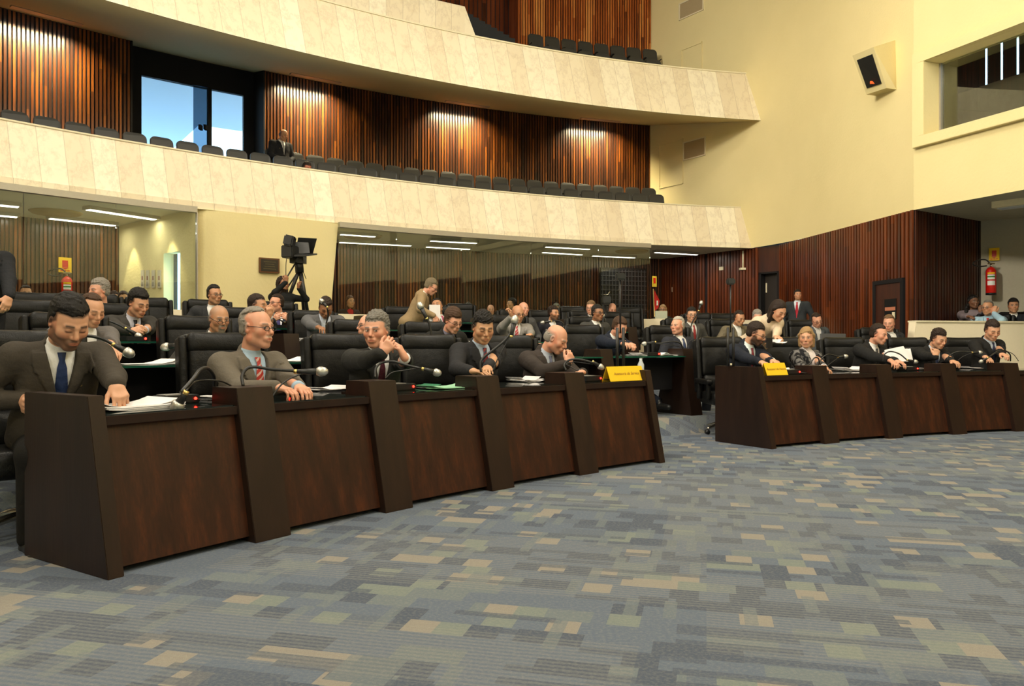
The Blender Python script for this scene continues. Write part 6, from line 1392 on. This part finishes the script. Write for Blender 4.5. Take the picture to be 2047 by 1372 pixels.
# -------- third row
seated(277, 607, 2, 'person with thick black hair and dark grey suit, hands clasped on glass desk', 34, 26, lod=1, lean=16, skin=SK['fair'], hair=BK, suit=(.045, .042, .038), shirt=(.5, .5, .58), tie=(.012, .012, .016), vol=1.5, eyes='shut', hs=1.1, who='the thick black haired man', hands={1: (270, 668, 7.15, 'clasp', (-.5, .8, .1), (-.6, -.3, -.4)), -1: (284, 668, 7.15, 'clasp', (.5, .8, .15), (.6, -.3, -.4))})
seated(516, 612, 2, 'dark haired person resting chin on hand behind the grey suited man', 58, 4, lod=1, lean=12, skin=SK['tan'], hair=DB, suit=SU['dk'], who='the dark haired man resting his chin', hands={-1: (538, 632, 8.25, 'curl', (0, .2, 1), (0, -1, 0))}, pole=(.9, .2, -.9), hs=1.04)
seated(651, 616, 2, 'person in mid grey suit bowing the head, one arm stretched to the side', 6, 38, lod=1, lean=24, turn=-14, skin=SK['brown'], hair=DB, suit=(.115, .115, .12), shirt=(.55, .6, .72), eyes='shut', build=1.1, who='the bowed man in grey', hands={1: (646, 663, 8.5, 'relax', (-.3, .9, -.1), DOWN), -1: (712, 664, 8.9, 'relax', (.9, .4, -.1), DOWN)})
seated(1035, 628, 2, 'person in light grey suit, red striped tie, holding a phone to the ear', 28, 14, lod=1, lean=10, turn=-20, skin=SK['tan'], hair=BR, suit=(.24, .225, .205), tie=((.55, .05, .07), (.7, .45, .42)), style='bald', glasses=1, who='the man in light grey holding a phone', pole=(.9, .3, -.7), hands={1: (1022, 634, 10.55, 'curl', (.05, .1, 1), (.6, -.2, 0)), -1: (1062, 672, 10.5, 'relax', (.5, .8, 0), DOWN)}, hs=1.06)
seated(1195, 626, 2, 'person in dark grey suit with glasses and yellow lapel pin, third row middle', 40, 6, lod=1, lean=6, skin=SK['brown'], hair=BK, suit=(.055, .054, .050), glasses=1, pin=1, tie=(.09, .09, .10), who='the man in glasses with a yellow pin')
seated(1383, 630, 2, 'person with black hair and glasses behind the white haired man', 12, 8, lod=2, lean=8, skin=SK['fair'], hair=BK, suit=(.07, .068, .064), tie=(.28, .03, .03), glasses=1, pin=1, who='the black haired man behind the white haired man')
seated(1478, 637, 2, 'person in tan jacket looking down near the side wall', 38, 20, lod=2, lean=10, skin=SK['tan'], hair=DB, suit=(.15, .125, .08), front=.055, recede=.03, vol=.8, eyes='shut', who='the man in tan near the side wall')
seated(1633, 641, 2, 'person in blue grey suit and glasses bending right, below the standing guard', 24, 24, lod=2, lean=16, hroll=12, skin=SK['pink'], hair=DB, suit=(.075, .085, .095), glasses=1, front=.055, recede=.035, vol=.8, eyes='shut', who='the bending man in blue grey')
# -------- fourth row and behind
seated(197, 582, 3, 'person with wavy grey hair and pale jacket turned left, fourth row', -52, 6, lod=1, lean=2, skin=SK['pink'], hair=LG, suit=(.40, .35, .31), tie=(.03, .045, .09), vol=1.5, wavy=.8, hs=1.1, who='the grey haired man in the pale jacket')
seated(429, 590, 3, 'smiling person with glasses and dark suit in front of the cream pier', 30, 6, lod=1, lean=14, turn=-20, skin=SK['tan'], hair=BK, suit=(.032, .033, .036), glasses=1, front=.062, recede=.02, who='the smiling man before the pier', hs=1.04)
seated(552, 607, 3, 'person in white shirt and navy suit turned left with clasped hands', -48, 2, lod=1, lean=0, turn=-26, skin=SK['pink'], hair=DB, suit=SU['navy'], shirt=(.85, .82, .86), tie=(.06, .05, .16), glasses=1, front=.06, recede=.03, vdepth=.36, who='the man in white shirt turned left', hands={1: (558, 643, 9.8, 'clasp', (-.5, .6, .5), (-.4, -.6, 0)), -1: (574, 644, 9.8, 'clasp', (.5, .5, .6), (.5, -.6, 0))})
seated(874, 613, 3, 'reclining person with pink tie and head tilted back beside the tan jacket', -16, -12, lod=2, lean=-16, hroll=14, skin=SK['tan'], hair=BK, suit=(.06, .062, .06), tie=(.45, .08, .16), front=.06, recede=.02, eyes='shut', who='the reclining man with the pink tie', hs=1.05)
seated(1047, 618, 3, 'grey haired person partly hidden behind the man holding a phone', 34, 4, lod=2, lean=6, skin=SK['pink'], hair=GY, suit=SU['mgrey'], style='bald', who='the man partly hidden behind the phone holder')
seated(1107, 627, 3, 'smiling person with dark beard and tousled hair, turned right', 44, 4, lod=2, lean=18, skin=SK['tan'], hair=DB, suit=(.02, .02, .026), beard=.7, wavy=1.0, vol=1.3, who='the smiling bearded man', hs=1.0)
seated(1181, 616, 3, 'fair haired person just behind the man in glasses with a yellow pin', -18, 8, lod=2, lean=6, skin=SK['pink'], hair=(.20, .12, .06), suit=SU['dk'], glasses=1, who='the fair haired man in the fourth row')
seated(1224, 618, 4, 'bald person in dark suit looking down before the dark grille', 20, 28, lod=2, lean=8, skin=SK['pink'], hair=BR, suit=(.03, .033, .04), style='bald', eyes='shut', who='the bald man before the dark grille', hs=1.0)
# standing people
def standing(px, py, D, z, short, byaw, hyaw, hpitch=5, lod=2, **kw):
    a = dict(px=(px, py), D=D, z=z, byaw=byaw, hyaw=hyaw-byaw, hpitch=hpitch, lod=lod, stand=True, lean=2, label=short); a.update(kw); a.setdefault('skin', SK['fair']); a.setdefault('hair', BK); a.setdefault('suit', SU['char']); person(a); return a
standing(1595, 590, 15.0, ROWZ[3], 'person standing in dark suit and red tie against the rosewood wall', -6, 14, 0, s=.905, skin=SK['tan'], suit=(.028, .032, .036), tie=(.38, .02, .035), shirt=(.6, .66, .72), stubble=.3, vdepth=.34, front=.062, hs=.92)
standing(862, 574, 11.6, ROWZ[3], 'person standing in tan jacket bending toward the reclining man', 92, 78, 34, lod=1, lean=26, s=.93, skin=SK['pink'], hair=(.19, .15, .09), suit=(.29, .205, .11), trousers=(.05, .045, .035), glasses=1, hs=1.04, vol=1.2, hands={1: (868, 632, 11.3, 'relax', (.1, .3, -1), (-1, 0, 0)), -1: (866, 636, 11.8, 'relax', (.1, .3, -1), (1, 0, 0))})
tag(MB().box(at(869, 626, 11.35), (.16, .02, .24), .3, None).build('paper_sheet', M['white']), 'pink white sheet held by the standing man in tan', 'papers')
standing(-34, 464, 6.75, ROWZ[2], 'standing person in dark suit at the left edge, head outside the picture', 20, 20, 5, lod=1, suit=(.017, .018, .021), hs=1.0, s=1.04, hands={-1: (20, 606, 6.55, 'relax', (.35, .3, -.85), (.2, -.8, -.3))}, tie=None)
standing(566, 568, 12.2, floorz(20), 'camera operator person with curly dark hair and black vest beside the tripod', 16, 40, -8, lod=2, woman=True, s=.94, free=False, skin=SK['brown'], hair=DB, style='long', wavy=1.6, vol=1.1, suit=(.012, .013, .013), shirt=(.02, .02, .02), open=False, cuffs=False, topname='black_top', trousers=(.02, .02, .02), pole=(.8, -.2, -.8),
    hands={1: (572, 564, 11.95, 'curl', (0, .2, 1), (0, -1, 0)), -1: (597, 576, 12.1, 'curl', (.2, .2, 1), (-1, 0, 0))})
standing(567, 270, onR(567, 25.2)[1]-.2, 3.98, 'bald person in dark suit standing in the lower gallery by the glass door', 30, 38, 24, skin=SK['tan'], hair=DB, suit=(.014, .015, .018), style='bald', tie=(.3, .3, .3), s=.98, pin=1, eyes='shut', hands={1: ((.10, .22, .98), 'relax', (-.5, .5, 0), DOWN), -1: ((-.10, .22, .98), 'relax', (.5, .5, 0), DOWN)})
# behind the glass and the parapets (only heads and shoulders show)
def behind(px, py, short, hyaw, R=23.35, z=.68, hpitch=2, lod=3, off=0, **kw):
    x, y = onR(px, R); f = math.atan2(CC[1]-y, CC[0]-x); v = math.atan2(-y, -x); by = (math.degrees(f-v)+180) % 360-180
    a = dict(px=(px, py), D=y-.05, z=z, byaw=by, hyaw=hyaw-by, hpitch=hpitch, lod=lod, lean=4, label=short, cuffs=False, ky=.34); a.update(kw); a.setdefault('skin', SK['fair']); a.setdefault('hair', BK); a.setdefault('suit', SU['dk']); person(a); return a
behind(52, 588, 'person with a pale round face behind the left glass screen', 8, skin=SK['fair'], hair=BK, fat=1.1, front=.05, recede=.03)
behind(229, 597, 'person half hidden behind the glass next to the cream side wall', 20, R=24.0, skin=SK['olive'], hair=DB, style='bob', woman=True)
behind(247, 598, 'person with dark hair framing the face at the glass screen corner', 4, skin=SK['olive'], hair=DB, style='long', woman=True)
behind(700, 604, 'person with long brown hair and red top seated behind the glass screen', 30, skin=SK['olive'], hair=BR, style='long', woman=True, suit=(.02, .02, .02), shirt=(.45, .02, .02))
a = behind(937, 618, 'person wearing headphones in profile behind the glass screen', 52, skin=SK['brown'], hair=BK, woman=True, style='bob', suit=(.06, .07, .07))
T_ = lambda x, y, z: a['hc']+a['Rh'] @ V3(x, y, z)
mb = MB(); mb.tube([T_(.1*math.cos(u), -.01, .02+.125*math.sin(u)) for u in np.linspace(0, math.pi, 13)], .010, 6)
for s_ in (-1, 1): mb.tube([T_(s_*.075, -.006, 0), T_(s_*.112, -.006, 0)], .035, 10)
hp_ = mb.build('headphones', M['greyb'], a['root'])
behind(981, 620, 'bald person peeking over the parapet before the slatted wall', 6, R=23.35, hpitch=6, skin=SK['pink'], hair=BR, style='bald')
behind(1022, 608, 'black haired person in profile behind the grey haired head', -60, R=23.3, skin=SK['olive'], hair=BK, vol=1.4)
behind(1112, 618, 'grey haired person with glasses behind the smiling bearded man', -4, R=23.0, skin=SK['olive'], hair=GY, style='bob', woman=True, glasses=1)
behind(1325, 620, 'blonde person in dark jacket seated behind the parapet with a laptop', -6, R=23.4, skin=SK['tan'], hair=BL, style='bob', woman=True, shirt=(.6, .4, .38), suit=(.012, .012, .014), glasses=1, vdepth=.4, lod=2)
behind(1514, 634, 'fair haired head low behind the woman in cream', 20, R=18.7, z=.2, hpitch=20, skin=SK['pink'], hair=LG, lod=3)
x, y = onR(614, 24.0); behind(614, 337, 'reddish face peeping over the lower gallery parapet near the standing man', 30, R=24.05, z=3.62, skin=(.5, .17, .10), hair=DB, hpitch=20, free=True) if True else None
# in the alcove at the right
def alcove(px, py, D, short, byaw, hyaw, hpitch=4, chair=None, **kw):
    a = dict(px=(px, py), D=D, z=.55, byaw=byaw, hyaw=hyaw-byaw, hpitch=hpitch, lod=2, lean=4, label=short, ky=.22); a.update(kw); person(a)
    if chair: o = a['org']; f = Vector((-math.sin(a['rz']), math.cos(a['rz']))); put_chair((o.x-f.x*.1, o.y-f.y*.1, o.z), a['rz'], 'black leather armchair taken by '+chair)
    return a
alcove(1946, 604, 13.42, 'person with long curly black hair and shiny mauve blouse in the alcove', 0, 28, 2, None, skin=SK['dark'], hair=BK, style='curly_long', woman=True, suit=(.20, .16, .17), shirt=(.2, .16, .17), open=False, topname='blouse', cuffs=False, pole=(.9, .2, -.9), hands={-1: (1959, 622, 12.85, 'curl', (0, .1, 1), (0, -1, 0)), 1: (1936, 634, 13.0, 'relax', (-.5, .6, 0), DOWN)})
alcove(1974, 616, 12.85, 'older person in light blue shirt and red tie, hand against the face', -10, -22, 4, 'the older man in the light blue shirt', skin=SK['tan'], hair=GY, suit=(.30, .45, .55), shirt=(.3, .45, .55), tie=(.35, .03, .03), glasses=1, front=.05, recede=.04, vdepth=.22, topname='blue_jacket', cuffs=False, pole=(.9, .2, -.9), hands={-1: (1986, 627, 12.75, 'curl', (-.1, .1, 1), (0, -1, 0))})
alcove(2026, 612, 13.1, 'person in dark suit with neat black hair at the right edge of the alcove', -6, 8, 4, 'the man in dark suit in the alcove', skin=SK['tan'], hair=BK, suit=(.016, .018, .024), tie=(.06, .07, .09), vol=1.2)
# ---------------- leave out empty chairs that would stand in an occupied one
_ch = [o for o in bpy.data.objects if o.name.startswith('office_armchair') and o.parent is None]
_occ = [o for o in _ch if 'taken by' in o.get('label', '')]; _emp = [o for o in _ch if 'taken by' not in o.get('label', '')]
_kept = list(_occ)
for o in _emp:
    if any((o.location-q.location).length < .52 for q in _kept):
        for c in list(o.children):
            for d in list(c.children): bpy.data.objects.remove(d)
            bpy.data.objects.remove(c)
        bpy.data.objects.remove(o)
    else: _kept.append(o)
